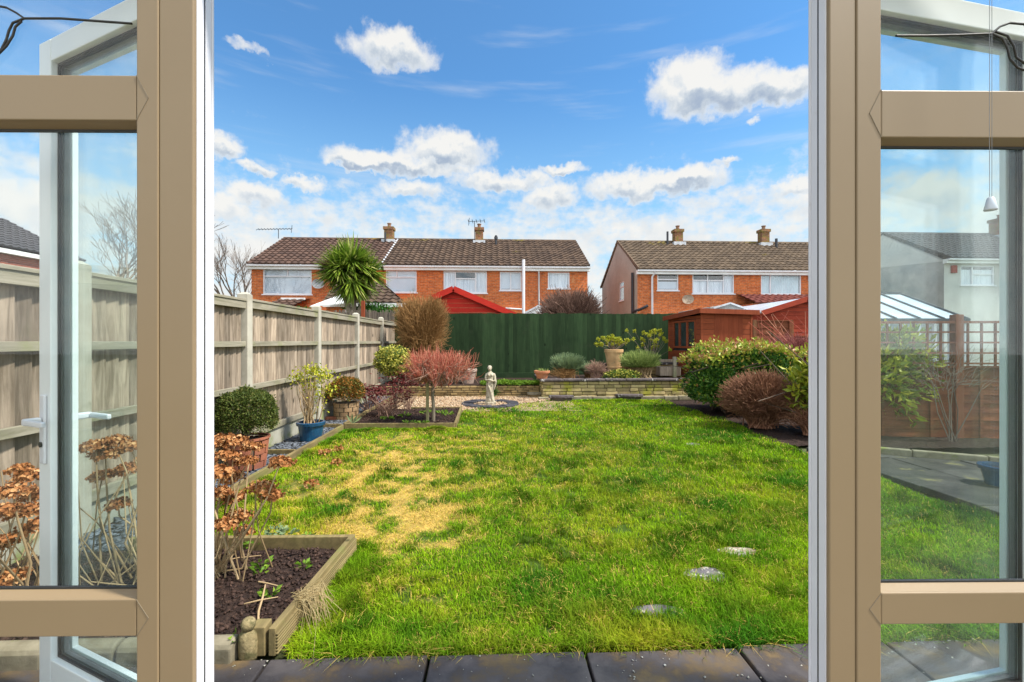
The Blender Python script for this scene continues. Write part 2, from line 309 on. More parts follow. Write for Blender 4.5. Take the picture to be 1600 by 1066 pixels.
M_straw = foliage('straw_blade', [(0, (.34, .24, .10)), (1, (.58, .46, .24))])

# ------------------------------------------------------------------ mesh helpers
ROOTLOC = {}
def mk(name, V, Fc, m, parent=None, smooth=False, bevel=0, col=None):
    V = np.asarray(V, dtype=np.float64).reshape(-1, 3)
    if parent is not None: V = V - ROOTLOC.get(parent.name, np.zeros(3))
    me = bpy.data.meshes.new(name)
    if isinstance(Fc, np.ndarray):
        k = Fc.shape[1]; nf = len(Fc)
        me.vertices.add(len(V)); me.vertices.foreach_set('co', V.astype(np.float32).ravel())
        me.loops.add(nf*k); me.loops.foreach_set('vertex_index', Fc.astype(np.int32).ravel())
        me.polygons.add(nf); me.polygons.foreach_set('loop_start', np.arange(0, nf*k, k, dtype=np.int32))
        me.update(calc_edges=True)
    else:
        me.from_pydata([tuple(v) for v in V], [], [tuple(int(i) for i in f) for f in Fc]); me.update()
    if smooth: me.polygons.foreach_set('use_smooth', [True]*len(me.polygons))
    if col is not None:
        a = me.color_attributes.new('Col', 'FLOAT_COLOR', 'POINT')
        c4 = np.concatenate([col, np.ones((len(col), 1))], 1).astype(np.float32); a.data.foreach_set('color', c4.ravel())
    me.materials.append(m)
    o = bpy.data.objects.new(name, me); COL.objects.link(o)
    if parent is not None:
        o.parent = parent; ROOTLOC[o.name] = ROOTLOC.get(parent.name, np.zeros(3))
    if bevel:
        b = o.modifiers.new('bevel', 'BEVEL'); b.width = bevel; b.segments = 2; b.limit_method = 'ANGLE'; b.angle_limit = R(40)
    return o
def tag(o, label=None, cat=None, group=None, kind=None):
    if label: o['label'] = label
    if cat: o['category'] = cat
    if group: o['group'] = group
    if kind: o['kind'] = kind
    return o
def thing(name, loc, label, cat, group=None, rz=0):
    o = bpy.data.objects.new(name, None); COL.objects.link(o); o.location = loc; o.rotation_euler = (0, 0, rz)
    ROOTLOC[o.name] = np.array(loc, dtype=float); o.empty_display_size = .1
    return tag(o, label, cat, group)
def localthing(name, loc, label, cat, group=None, rz=0):     # parts are given in the thing's own frame
    o = thing(name, loc, label, cat, group, rz); ROOTLOC[o.name] = np.zeros(3); return o
def copy_tree(o, loc=None, rz=None, label=None, parent=None):
    c = o.copy(); COL.objects.link(c)
    if parent is not None: c.parent = parent
    if loc is not None: c.location = loc
    if rz is not None: c.rotation_euler = (0, 0, rz)
    if label: c['label'] = label
    for ch in list(o.children): copy_tree(ch, parent=c)
    return c
class MB:
    def __init__(s): s.V = []; s.F = []
    def add(s, V, Fc):
        n = len(s.V); s.V += [tuple(v) for v in V]; s.F += [tuple(int(i)+n for i in f) for f in Fc]; return s
    def box(s, x0, x1, y0, y1, z0, z1):
        V = [(x0,y0,z0),(x1,y0,z0),(x1,y1,z0),(x0,y1,z0),(x0,y0,z1),(x1,y0,z1),(x1,y1,z1),(x0,y1,z1)]
        return s.add(V, [(0,3,2,1),(4,5,6,7),(0,1,5,4),(1,2,6,5),(2,3,7,6),(3,0,4,7)])
    def fbox(s, o, a, b, a0, a1, b0, b1, z0, z1):   # box in a frame: origin o, horizontal axes a and b
        o = np.array(o, float); a = np.array(a, float); b = np.array(b, float); up = np.array([0, 0, 1.])
        V = [o+a*x+b*y+up*z for z in (z0, z1) for (x, y) in ((a0,b0),(a1,b0),(a1,b1),(a0,b1))]
        fl = np.cross(a, b)[2] > 0
        Fc = [(0,3,2,1),(4,5,6,7),(0,1,5,4),(1,2,6,5),(2,3,7,6),(3,0,4,7)]
        if not fl: Fc = [f[::-1] for f in Fc]
        return s.add(V, Fc)
    def beam(s, p0, p1, wd, h, up=(0, 0, 1)):
        p0 = np.array(p0, float); p1 = np.array(p1, float); d = p1-p0; L = np.linalg.norm(d); d /= L
        side = np.cross(d, up); side /= np.linalg.norm(side); u = np.cross(side, d)
        V = [p+side*sx*wd/2+u*sz*h/2 for p in (p0, p1) for (sx, sz) in ((-1,-1),(1,-1),(1,1),(-1,1))]
        return s.add(V, [(0,1,2,3),(7,6,5,4),(0,4,5,1),(1,5,6,2),(2,6,7,3),(3,7,4,0)])
    def quad(s, a, b, c, d): return s.add([a, b, c, d], [(0, 1, 2, 3)])
    def prism(s, poly, axis, t0, t1):   # polygon in 2-D extruded along an axis ('x' or 'y' or 'z')
        n = len(poly)
        def mkp(p, t): return {'y': (p[0], t, p[1]), 'x': (t, p[0], p[1]), 'z': (p[0], p[1], t)}[axis]
        V = [mkp(p, t0) for p in poly]+[mkp(p, t1) for p in poly]
        return s.add(V, [tuple(range(n))[::-1], tuple(range(n, 2*n))]+[(i, (i+1) % n, n+(i+1) % n, n+i) for i in range(n)])
    def tube(s, pts, r, sides=8, caps=True):
        pts = np.array(pts, float)[None]; rr = np.full(pts.shape[:2], r) if np.isscalar(r) else np.array(r, float)[None]
        V, Fc = tubes(pts, rr, sides); s.add(V, Fc)
        return s
    def build(s, name, m, parent=None, **k): return mk(name, s.V, s.F, m, parent, **k)
def tubes(Pn, Rn, sides=3):
    N, K, _ = Pn.shape
    T = np.gradient(Pn, axis=1); T /= np.linalg.norm(T, axis=2, keepdims=True)+1e-9
    ref = np.where(np.abs(T[:, :1, 2:3]) > .8, np.array([[[1., .1, 0]]]), np.array([[[0, 0, 1.]]])); ref = np.broadcast_to(ref, T.shape)
    A = np.cross(T, ref); A /= np.linalg.norm(A, axis=2, keepdims=True)+1e-9; B = np.cross(T, A)
    ang = np.arange(sides)*2*pi/sides
    V = Pn[:, :, None, :]+Rn[:, :, None, None]*(np.cos(ang)[None, None, :, None]*A[:, :, None, :]+np.sin(ang)[None, None, :, None]*B[:, :, None, :])
    base = (np.arange(N)*K*sides)[:, None, None]+(np.arange(K-1)*sides)[None, :, None]+np.arange(sides)[None, None, :]
    nx = (np.arange(N)*K*sides)[:, None, None]+(np.arange(K-1)*sides)[None, :, None]+((np.arange(sides)+1) % sides)[None, None, :]
    Fc = np.stack([base, base+sides, nx+sides, nx], -1).reshape(-1, 4)
    return V.reshape(-1, 3), Fc
def unit(v): return v/(np.linalg.norm(v, axis=-1, keepdims=True)+1e-9)
def leaves(C, D, L, Wd, fold=.25, nrm=None):
    N = len(C); D = unit(D); rnd = rng.normal(size=(N, 3)) if nrm is None else nrm+rng.normal(size=(N, 3))*.35
    S = unit(np.cross(D, rnd)); U = unit(np.cross(S, D)); L = np.broadcast_to(L, (N,))[:, None]; Wd = np.broadcast_to(Wd, (N,))[:, None]
    b = C; tip = C+D*L; mid = C+D*L*.5
    l = mid+S*Wd*.5+U*Wd*fold; r = mid-S*Wd*.5+U*Wd*fold
    V = np.stack([b, l, tip, r], 1).reshape(-1, 3); i = np.arange(N)*4
    Fc = np.concatenate([np.stack([i, i+1, i+2], 1), np.stack([i, i+2, i+3], 1)])
    return V, Fc
def lathe(prof, c, n=24, ellipse=1.0):
    V = []; Fc = []
    for (r, z) in prof:
        for k in range(n): V.append((c[0]+r*cos(2*pi*k/n), c[1]+r*ellipse*sin(2*pi*k/n), c[2]+z))
    for j in range(len(prof)-1):
        for k in range(n): Fc.append((j*n+k, j*n+(k+1) % n, (j+1)*n+(k+1) % n, (j+1)*n+k))
    return V, Fc
def hsh(ix, iy, s):
    v = np.sin(ix*127.1+iy*311.7+s*74.7)*43758.5453; return v-np.floor(v)
def vnoise(x, y, s=0):
    ix, iy = np.floor(x), np.floor(y); fx, fy = x-ix, y-iy; fx = fx*fx*(3-2*fx); fy = fy*fy*(3-2*fy)
    return (hsh(ix, iy, s)*(1-fx)+hsh(ix+1, iy, s)*fx)*(1-fy)+(hsh(ix, iy+1, s)*(1-fx)+hsh(ix+1, iy+1, s)*fx)*fy
def fbm(x, y, s=0, o=4):
    a = 0; amp = .5; t = 0
    for i in range(o): a = a+amp*vnoise(x*2**i, y*2**i, s+i); t += amp; amp *= .55
    return a/t
def rocks(C, S, flat=.5):
    N = len(C); base = np.array([(1,0,0),(0,1,0),(-1,0,0),(0,-1,0),(.15,.1,1),(-.1,.05,-1)], float)
    V = base[None]+rng.normal(size=(N, 6, 3))*.22; V[:, :, 2] *= flat; V[:, :, 0] *= rng.uniform(.7, 1.3, (N, 1)); V *= np.broadcast_to(S, (N,))[:, None, None]
    a = rng.uniform(0, 2*pi, N); tl = rng.normal(size=N)*.3
    c, s_ = np.cos(a)[:, None], np.sin(a)[:, None]; x = V[..., 0]*c-V[..., 1]*s_; y = V[..., 0]*s_+V[..., 1]*c; z = V[..., 2]+x*tl[:, None]
    V = np.stack([x, y, z], -1)+C[:, None, :]; i = (np.arange(N)*6)[:, None]
    fa = np.array([(0,1,4),(1,2,4),(2,3,4),(3,0,4),(1,0,5),(2,1,5),(3,2,5),(0,3,5)])
    return V.reshape(-1, 3), (i[:, :, None]+fa[None]).reshape(-1, 3)

# twiggy shrub: stems rise from the base and fork outwards to fill an ellipsoid
def twig_shrub(name, label, cat, base, c, rad, n, m, r0=.006, r1=.0015, stems=None, seed=0, group=None, upbias=.3, inner=.35, tipf=None, box=0.0):
    g = np.random.default_rng(seed); root = thing(name, tuple(base), label, cat, group)
    d = unit(g.normal(size=(n, 3))); d[:, 2] = np.abs(d[:, 2])*(1-upbias*.0)+g.normal(size=n)*.25*(1-upbias)
    d = unit(d); rr = g.uniform(inner, 1, n)**.6
    if box: d = np.sign(d)*np.abs(d)**(1-box)
    lump = 1+.10*np.sin(d[:, 0]*5+seed)*np.cos(d[:, 1]*6+seed*2)+.085*g.normal(size=n)
    tip = np.array(c)+d*rr[:, None]*lump[:, None]*np.array(rad)
    tip[:, 2] = np.maximum(tip[:, 2], base[2]+.02)
    st = np.array(base)+np.stack([g.normal(size=n)*rad[0]*.12, g.normal(size=n)*rad[1]*.12, np.zeros(n)], 1)
    midp = np.array(c)+(tip-np.array(c))*g.uniform(.25, .65, (n, 1))+g.normal(size=(n, 3))*np.array(rad)*.10
    midp[:, 2] -= rad[2]*.12
    q = (midp+tip)/2+g.normal(size=(n, 3))*np.array(rad)*.06
    lead = n//12
    Pn = np.stack([midp, (midp+q)/2+g.normal(size=(n, 3))*np.array(rad)*.02, q, tip], 1)
    Rn = np.stack([np.full(n, r0*.7), np.full(n, r0*.55), np.full(n, r0*.4), np.full(n, r1)], 1)
    V, Fc = tubes(Pn, Rn); mk('twigs', V, Fc, m, root)
    k = np.arange(0, n, 12)[:stems or lead]
    mm = (st[k]+midp[k])/2+g.normal(size=(len(k), 3))*np.array(rad)*.08; mm[:, 2] = base[2]+(midp[k, 2]-base[2])*.5
    Pn = np.stack([st[k], mm, midp[k]], 1); Rn = np.stack([np.full(len(k), r0*1.8), np.full(len(k), r0*1.3), np.full(len(k), r0*.8)], 1)
    V, Fc = tubes(Pn, Rn, 4); mk('stems', V, Fc, m, root)
    return root, tip, d
def leafy(name, base, c, rad, n, L, Wd, m, root, seed=0, shell=.25, up=.3, box=0.0, lumps=.12, partname='foliage', hemi=True):
    g = np.random.default_rng(seed); d = unit(g.normal(size=(n, 3)))
    if hemi: d[:, 2] = np.where(d[:, 2] < -.55, -d[:, 2], d[:, 2])
    rr = 1-shell*g.uniform(0, 1, n)**1.5; rr = np.where(g.uniform(size=n) < .06, rr*g.uniform(1.0, 1.13, n), rr)
    dd = d
    if box: dd = np.sign(d)*np.abs(d)**(1-box)
    lump = 1+lumps*(np.sin(d[:, 0]*7+seed)*np.cos(d[:, 1]*6+seed*2)+.6*np.sin(d[:, 2]*9+d[:, 0]*11))
    C = np.array(c)+dd*(rr*lump)[:, None]*np.array(rad)
    C[:, 2] = np.maximum(C[:, 2], base[2]+.01)
    D = unit(d+g.normal(size=(n, 3))*.7+np.array([0, 0, up])); V, Fc = leaves(C, D, L*g.uniform(.6, 1.25, n), Wd*g.uniform(.7, 1.2, n), nrm=d)
    return mk(partname, V, Fc, m, root)

# ------------------------------------------------------------------ ground, lawn, beds
FX = -2.6          # line of the timber fence
V = [(-150, -40, -.06), (150, -40, -.06), (150, 300, -.06), (-150, 300, -.06)]
tag(mk('ground', V, [(0, 1, 2, 3)], simple('field_ground', (.07, .10, .03), (.10, .085, .05), scale=.5, rough=.95, bs=0)), kind='structure')

def lawn_inside(x, y):
    right = np.where(y < 5.2, 3.5, np.where(y < 7.0, 3.5+(y-5.2)*.1, 3.6))
    ok = (y > 1.80+.02*np.sin(x*7)) & (x < right+.05*np.sin(y*5))
    ok &= ~((x < -.80) & (y < 2.68))                # near bed
    ok &= (x > -2.08)
    ok &= ~((x < -.52) & (y > 6.36))                 # middle bed
    ok &= (y < np.where(x < 1.2, 8.05+np.clip((x+.5)*.75, 0, 1.3), 9.35))
    return ok
def straw(x, y):    # 0 green .. 1 dry straw, in the lawn's own plan
    s_ = 0
    for (px, py, rx, ry, a) in ((600, 745, .55, .9, .75), (655, 800, .5, .45, .85), (560, 715, .7, 1.1, .35), (700, 700, 1.0, 1.4, .28), (605, 835, .45, .35, .7),
                             (480, 770, .5, .6, .3), (820, 700, 1.6, 1.6, .12), (600, 690, .8, .8, .3), (760, 650, 1., .9, .15), (640, 770, .35, .7, .5)):
        g_ = G(px, py); s_ = s_+.62*a*np.exp(-((x-g_[0])/rx)**2-((y-g_[1])/ry)**2)
    n = fbm(x*3.1, y*3.1, 3); n7 = fbm(x*8.3, y*8.3, 13); n2 = fbm(x*1.1, y*1.1, 9)
    return np.clip(s_*(.78+(n-.5)*2.0+(n7-.5)*2.6)+(n7-.62)*.9+(n2-.5)*.25, 0, .92)
def lawn_z(x, y): return -.035+.03*fbm(x*1.3, y*1.3, 5)
nx, ny = 260, 330
gx, gy = np.meshgrid(np.linspace(-2.15, 3.75, nx), np.linspace(1.72, 9.5, ny)); x_, y_ = gx.ravel(), gy.ravel()
V = np.stack([x_, y_, lawn_z(x_, y_)], 1); id_ = np.arange(nx*ny).reshape(ny, nx)
Fc = np.stack([id_[:-1, :-1], id_[:-1, 1:], id_[1:, 1:], id_[1:, :-1]], -1).reshape(-1, 4)
s_ = straw(x_, y_)[:, None]; nn = fbm(x_*14, y_*14, 21)[:, None]
colr = (np.array([[.050, .085, .012]])*(1-s_)+np.array([[.42, .29, .08]])*s_)*(.55+.9*nn)  # green thatch coloured dark for the shade under the blades
def attrm(name, rough=.8, trans=0, b_=None):
    m, t, b = mat(name); a = t.n('ShaderNodeAttribute'); a.attribute_name = 'Col'; t.link(a.outputs['Color'], b.inputs['Base Color'])
    b.inputs['Roughness'].default_value = max(rough, .75); b.inputs['Specular IOR Level'].default_value = .08
    if trans:
        tr = t.n('ShaderNodeBsdfTranslucent'); t.link(a.outputs['Color'], tr.inputs[0]); mx = t.n('ShaderNodeMixShader'); mx.inputs[0].default_value = trans
        t.link(b.outputs[0], mx.inputs[1]); t.link(tr.outputs[0], mx.inputs[2]); t.link(mx.outputs[0], m.node_tree.nodes['Material Output'].inputs[0])
    return m
keep = lawn_inside(x_, y_)[Fc].any(axis=1)
tag(mk('lawn', V, Fc[keep], attrm('lawn_thatch', .95), col=colr, smooth=True), kind='structure')
STONES = [(1152, 857, .115, .05), (1103, 893, .125, .075), (1025, 950, .125, .06), (1082, 692, .09, .05)]
# grass blades, finer near the house
def blades(x, y, hmul=1.0, wmul=1.0, flat=None, seed=1):
    g = np.random.default_rng(seed); N = len(x); s_ = straw(x, y)
    tuft = fbm(x*2.6, y*2.6, 31); tuft2 = fbm(x*8, y*8, 33)
    h = (.020+.060*np.clip(tuft-.3, 0, 1)**1.2*1.6+.03*tuft2)*g.uniform(.6, 1.35, N)*hmul
    clump = np.clip((fbm(x*4.7, y*4.7, 63)-.60)*7, 0, 1); h += .028*clump*g.uniform(.5, 1, N)
    h *= .8*(1-.45*s_)
    isstraw = g.uniform(size=N) < np.clip(s_*.9+.05, 0, .85)
    wd = np.maximum(.0034, .0012*y)*wmul*g.uniform(.7, 1.3, N)
    a = g.uniform(0, 2*pi, N); lean = g.uniform(.2, 1.1, N)+isstraw*.9
    if flat is not None: lean = lean+flat
    D = np.stack([np.cos(a), np.sin(a), np.zeros(N)], 1); S = np.stack([-np.sin(a), np.cos(a), np.zeros(N)], 1)
    b = np.stack([x, y, lawn_z(x, y)-.004], 1); up = np.array([[0, 0, 1.]])
    hz = h[:, None]; ln = lean[:, None]
    mid = b+up*hz*.6/np.sqrt(1+ln**2*.3)+D*hz*ln*.3; tip = b+up*hz/np.sqrt(1+ln**2)+D*hz*ln*.85
    Wv = S*wd[:, None]*.5
    V = np.stack([b-Wv, b+Wv, mid+Wv*.8, mid-Wv*.8, tip], 1).reshape(-1, 3); i = np.arange(N)*5
    t1 = np.stack([i, i+1, i+2], 1); t2 = np.stack([i, i+2, i+3], 1); t3 = np.stack([i+3, i+2, i+4], 1)
    tf = np.clip((fbm(x*1.9, y*1.9, 91)*.5+tuft*.5-.32)*2.7, 0, 1)[:, None]; gcol = np.array([[.30, .49, .008]])*(1-tf)+np.array([[.055, .19, .008]])*tf
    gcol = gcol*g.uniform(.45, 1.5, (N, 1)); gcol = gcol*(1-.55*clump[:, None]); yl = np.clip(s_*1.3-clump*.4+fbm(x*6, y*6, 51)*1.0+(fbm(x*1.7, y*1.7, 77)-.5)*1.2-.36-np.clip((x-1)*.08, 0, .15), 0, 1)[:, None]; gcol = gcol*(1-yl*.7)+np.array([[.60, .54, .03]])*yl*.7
    scol = np.array([[.74, .54, .14]])*g.uniform(.6, 1.25, (N, 1))*np.array([[1, .97, .9]])
    c = np.where(isstraw[:, None], scol, gcol); c = np.repeat(c, 5, 0)
    c[0::5] *= .6; c[1::5] *= .6  # blade feet coloured darker to paint the shade between blades
    return V, np.concatenate([t1, t2, t3]), c
def scatter(n, ymin, ymax, k=1.0):
    u = rng.uniform(size=n); y = 1/(1/ymin-u*(1/ymin-1/ymax)); x = rng.uniform(-2.1, 3.7, n); return x, y
x, y = scatter(330000, 1.78, 9.4); ok = lawn_inside(x, y)
for (px, py, rx, ry) in STONES:
    g_ = G(px, py); ok &= (((x-g_[0])/rx)**2+((y-g_[1])/ry)**2+.5*(fbm(x*25, y*25, 6)-.5)) > .42
bare = fbm(x*4.6, y*4.6, 201)+.35*(fbm(x*19, y*19, 5)-.5); ok &= ~((bare > .735) & (rng.uniform(size=len(x)) < .88))
x, y = x[ok], y[ok]; Va, Fa, Ca = blades(x, y)
n = 9000; xe = rng.uniform(-.8, 3.5, n); ye = 1.80+rng.normal(size=n)*.028+.02*fbm(xe*5, xe*0, 4)   # shaggy fringe along the patio and boards
xb = rng.normal(size=5000)*.03-.755; yb = rng.uniform(1.82, 2.75, 5000); xc = rng.uniform(-2.05, -.5, 3000); yc = 6.30+rng.normal(size=3000)*.025
xd = -2.04+np.abs(rng.normal(size=5000))*.03; yd = rng.uniform(2.7, 6.3, 5000); xf = rng.uniform(1.1, 3.6, 2500); yf = 9.28+rng.normal(size=2500)*.05
Vb, Fb, Cb = blades(np.concatenate([xe, xb, xc, xd, xf]), np.concatenate([ye, yb, yc, yd, yf]), 1.25, 1.0, .3, seed=5)
Fb = Fb+len(Va)
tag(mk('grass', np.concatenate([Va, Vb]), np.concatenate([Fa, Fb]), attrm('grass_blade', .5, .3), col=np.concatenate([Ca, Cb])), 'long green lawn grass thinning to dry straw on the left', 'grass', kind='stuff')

# patio slabs
mb = MB(); g = random.Random(3)
xs = [G(q, 1020)[0] for q in (430, 660, 906, 1128, 1372)]; wdt = .615
x0 = xs[0]-4*wdt
for i in range(14):
    a, b = x0+i*wdt, x0+(i+1)*wdt-.012
    if b > 3.6 and i > 11: break
    for (ya, yb) in ((1.24, 1.765), (.62, 1.228)):
        mb.box(a, b, ya, yb+g.uniform(-.01, .01), -.05, g.uniform(-.003, .003))
tag(mb.build('patio', M_slab, bevel=.006), kind='structure')
V, Fc = rocks(np.stack([rng.uniform(-1.2, 3.2, 260), rng.uniform(1.45, 1.77, 260), np.full(260, .002)], 1), rng.uniform(.0015, .006, 260), .12)
tag(mk('lichen_specks', V, Fc, simple('lichen', (.50, .48, .42), (.36, .33, .26), rough=.9, isl=.3)), 'tiny pale lichen specks and crumbs scattered over the dark patio', 'lichen', kind='stuff')

# right-hand paving and kerbed bed
mb = MB()
for i in range(7):
    for j in range(9):
        x0 = 3.62+i*.60; y0 = .9+j*.46
        if y0 > 4.6-(x0-4.3)*.45: continue
        mb.box(x0, x0+.59, y0, y0+.45, -.05, g.uniform(-.012, .006))
tag(mb.build('path', simple('path_slab', (.095, .085, .075), (.05, .046, .042), scale=5, rough=.6, isl=.3, spot=(.20, .17, .08), spotscale=4), bevel=.008), kind='structure')
def soil(name, pts, z, amp, nl, lo, hi):
    (xa, xb, ya, yb) = pts; nx = int((xb-xa)/.03)+2; ny = int((yb-ya)/.03)+2
    gx, gy = np.meshgrid(np.linspace(xa, xb, nx), np.linspace(ya, yb, ny)); x_, y_ = gx.ravel(), gy.ravel()
    zz = z+amp*(fbm(x_*9, y_*9, 8)-.5)*2+amp*.6*(fbm(x_*30, y_*30, 18)-.5)*2
    id_ = np.arange(nx*ny).reshape(ny, nx); Fc = np.stack([id_[:-1, :-1], id_[:-1, 1:], id_[1:, 1:], id_[1:, :-1]], -1).reshape(-1, 4)
    tag(mk('soil', np.stack([x_, y_, zz], 1), Fc, M_soil, smooth=True), kind='structure')
    if nl:
        xs, ys = rng.uniform(xa, xb, nl), rng.uniform(ya, yb, nl); C = np.stack([xs, ys, z+amp*(fbm(xs*9, ys*9, 8)-.5)*2+.004], 1)
        V, Fc = rocks(C, lo*.6+(hi*1.25-lo*.6)*rng.uniform(0, 1, nl)**3, .7)
        tag(mk('soil_crumbs', V, Fc, M_clod), name, 'soil', kind='stuff')
soil('dark crumbly soil lumps in the bed nearest the doors', (-2.58, -.87, 1.83, 2.62), .035, .018, 6000, .004, .013)
soil('dark crumbly soil lumps in the bed under the red umbrella shrub', (-2.05, -.56, 6.42, 7.95), .04, .02, 2500, .008, .02)
soil('leaf litter soil along the right fence', (4.2, 8, 4.85, 6.0), .02, .02, 0, 0, 0)
soil('soil in border', (3.42, 5.6, 5.2, 9.3), -.02, .02, 0, 0, 0)
# upper terrace of soil behind the low wall and inside the planter
tag(MB().box(FX+.05, 1.05, 10.08, 11.98, -.05, .245).build('terrace', M_soil), kind='structure')

# stone chippings
def chips(name, label, xa, xb, ya, yb, n, s0, s1, m, z=.0, flat=.45, cond=None):
    x, y = rng.uniform(xa, xb, n), rng.uniform(ya, yb, n)
    if cond is not None: k = cond(x, y); x, y = x[k], y[k]
    V, Fc = rocks(np.stack([x, y, z+rng.uniform(0, .014, len(x))], 1), rng.uniform(s0, s1, len(x)), flat)
    tag(mk(name, V, Fc, m), label, 'stones', kind='stuff')
tag(MB().box(FX+.02, -2.12, 2.7, 11, -.05, .0).build('border_base', M_soil), kind='structure')
chips('slate_chippings', 'blue grey slate chippings in the strip along the timber fence', FX+.05, -2.13, 2.7, 10.5, 5200, .014, .04, M_slate, flat=.3)
tag(MB().box(-2.05, 1.6, 7.95, 10.0, -.05, -.012).build('gravel_base', simple('gravel_sand', (.36, .25, .17), (.26, .17, .11), scale=30, rough=.95)), kind='structure')
chips('gravel', 'pinkish tan gravel around the statue in front of the low wall', -2.05, 1.6, 8.0, 9.98, 9000, .010, .022, M_gravel, z=-.01, flat=.6,
      cond=lambda x, y: (y > 8.0+np.clip((x+.5)*.75, 0, 1.2)) | (x < -.5))

# ------------------------------------------------------------------ timber fence on the left
fz0, fz1 = 1.68, 1.74
root = thing('timber_fence', (FX, 4.8, 0), 'weathered grey timber panel fence with concrete posts down the left side', 'fence')
ys = [4.81-1.905*k for k in (2, 1, 0, -1, -2, -3, -4)]; tops = [1.62, 1.655, 1.665, 1.68, 1.69, 1.71, 1.73]
for i, yp in enumerate(ys):
    t_ = tops[i]
    MB().prism([(FX-.05, yp-.05), (FX+.06, yp-.05), (FX+.06, yp+.05), (FX-.05, yp+.05)], 'z', -.1, t_+.05).add(
        *(lambda a: (a.V, a.F))(MB().add([(FX-.05, yp-.05, t_+.05), (FX+.06, yp-.05, t_+.05), (FX+.06, yp+.05, t_+.05), (FX-.05, yp+.05, t_+.05),
          (FX-.02, yp-.02, t_+.075), (FX+.03, yp-.02, t_+.075), (FX+.03, yp+.02, t_+.075), (FX-.02, yp+.02, t_+.075)],
          [(4, 5, 6, 7), (0, 1, 5, 4), (1, 2, 6, 5), (2, 3, 7, 6), (3, 0, 4, 7)]))).build('post', M_conc, root, bevel=.006)
    if i+1 < len(ys):
        a, b = yp+.052, ys[i+1]-.052
        MB().box(FX-.02, FX+.02, a, b, -.1, .19).build('gravel_board', M_grav, root)
        pn = MB(); nb = 19; wb = (b-a)/nb; t2 = tops[i]+.0
        for k in range(nb):   # feather-edge boards behind the rails
            y0 = a+k*wb; j = random.uniform(-.004, .004)
            gp = wb*random.uniform(.78, .87)
            pn.add([(FX-.020+j, y0, .19), (FX-.000+j, y0+gp, .19), (FX-.018+j, y0+gp, .19), (FX-.03+j, y0, .19),
                    (FX-.020+j, y0, t2-.03), (FX-.000+j, y0+gp, t2-.03), (FX-.018+j, y0+gp, t2-.03), (FX-.03+j, y0, t2-.03)],
                   [(0, 3, 2, 1), (4, 5, 6, 7), (0, 1, 5, 4), (1, 2, 6, 5), (2, 3, 7, 6), (3, 0, 4, 7)])
        for k in range(nb): pn.box(FX-.085, FX-.075, a+k*wb+wb*.5, a+k*wb+wb*1.42 if k < nb-1 else b, .19, t2-.03)
        pn.build('panel', M_fence, root)
        for zc, hh in ((.235, .07), (.74, .055), (1.20, .055), (t2-.05, .075)):
            MB().box(FX+.004, FX+.045, a, b, zc-hh/2, zc+hh/2).build('rail', M_rail, root, bevel=.003)
        MB().box(FX-.035, FX+.055, a, b, t2-.012, t2+.012).build('cap_rail', M_rail, root, bevel=.003)

# green painted fence at the end
GY = 12.0; gx0, gx1 = FX, 5.6; gt = PZ(880, 490, GY)
root = thing('green_fence', ((gx0+gx1)/2, GY, 0), 'dark green painted close-boarded fence across the end of the garden', 'fence')
pn = MB(); k = 0; x = gx0
while x < gx1:
    wb = .125*random.uniform(.9, 1.1); j = random.uniform(-.006, .006); zt = gt+random.uniform(-.012, .012)
    pn.add([(x, GY-.008+j, .3), (x+wb, GY-.020+j, .3), (x+wb, GY+.0+j, .3), (x, GY+.008+j, .3), (x, GY-.008+j, zt), (x+wb, GY-.020+j, zt), (x+wb, GY+.0+j, zt), (x, GY+.008+j, zt)],
           [(0, 3, 2, 1), (4, 5, 6, 7), (0, 1, 5, 4), (1, 2, 6, 5), (2, 3, 7, 6), (3, 0, 4, 7)]); x += wb*.955
pn.build('panel', M_green, root)
MB().box(gx0, gx1, GY-.03, GY+.01, .0, .38).build('gravel_board', M_green, root, bevel=.005)
for q in (0.6, 3.9):
    MB().box(gx0+q*1.0, gx0+q+.08, GY+.03, GY+.11, 0, gt-.03).build('post', M_green, root)
MB().box(gx0, gx1, GY+.012, GY+.03, 1.5, 1.57).build('rail', M_green, root)

# ------------------------------------------------------------------ boards round the beds
def board(label, p0, p1, h=.10, t=.035, z0=-.01, ridged=False, group='timber boards edging the beds'):
    p0 = np.array([p0[0], p0[1], 0.]); p1 = np.array([p1[0], p1[1], 0.]); d = p1-p0; L = np.linalg.norm(d); d /= L; s = np.array([d[1], -d[0], 0])
    mb = MB()
    if ridged:
        n = 7; hh = (h-.012)/n
        mb.fbox(p0, d, s, 0, L, -t/2, t/2-.006, z0, h)
        for k in range(n): mb.fbox(p0, d, s, .001, L-.001, t/2-.008, t/2+.004, z0+.006+k*hh, z0+.006+k*hh+hh*.62)
    else: mb.fbox(p0, d, s, 0, L, -t/2, t/2, z0, h)
    o = mb.build('edging_board', M_edge, bevel=.003); return tag(o, label, 'edging', group)
board('ridged decking board on the lawn side of the nearest soil bed', (-.865, 1.80), (-.815, 2.66), .10, .034, ridged=True)
board('plain board across the far side of the nearest soil bed', (-2.1, 2.69), (-.83, 2.665), .09, .035)
board('long board between the slate strip and the lawn', (-2.10, 2.72), (-2.10, 6.36), .06)
board('board continuing the slate strip edge behind the middle bed', (-2.10, 6.44), (-2.12, 10.0), .07)
board('short board crossing the slate strip in front of the blue pot', (-2.57, 4.95), (-2.13, 4.93), .06)
board('short board crossing the slate strip beside the stone block pot', (-2.57, 6.45), (-2.13, 6.42), .06)
board('front board of the bed under the red umbrella shrub', (-2.08, 6.40), (-.54, 6.38), .07)
board('right side board of the bed under the red umbrella shrub', (-.535, 6.40), (-.56, 7.98), .07)
board('back board of the bed under the red umbrella shrub', (-1.5, 8.0), (-.58, 8.0), .06)
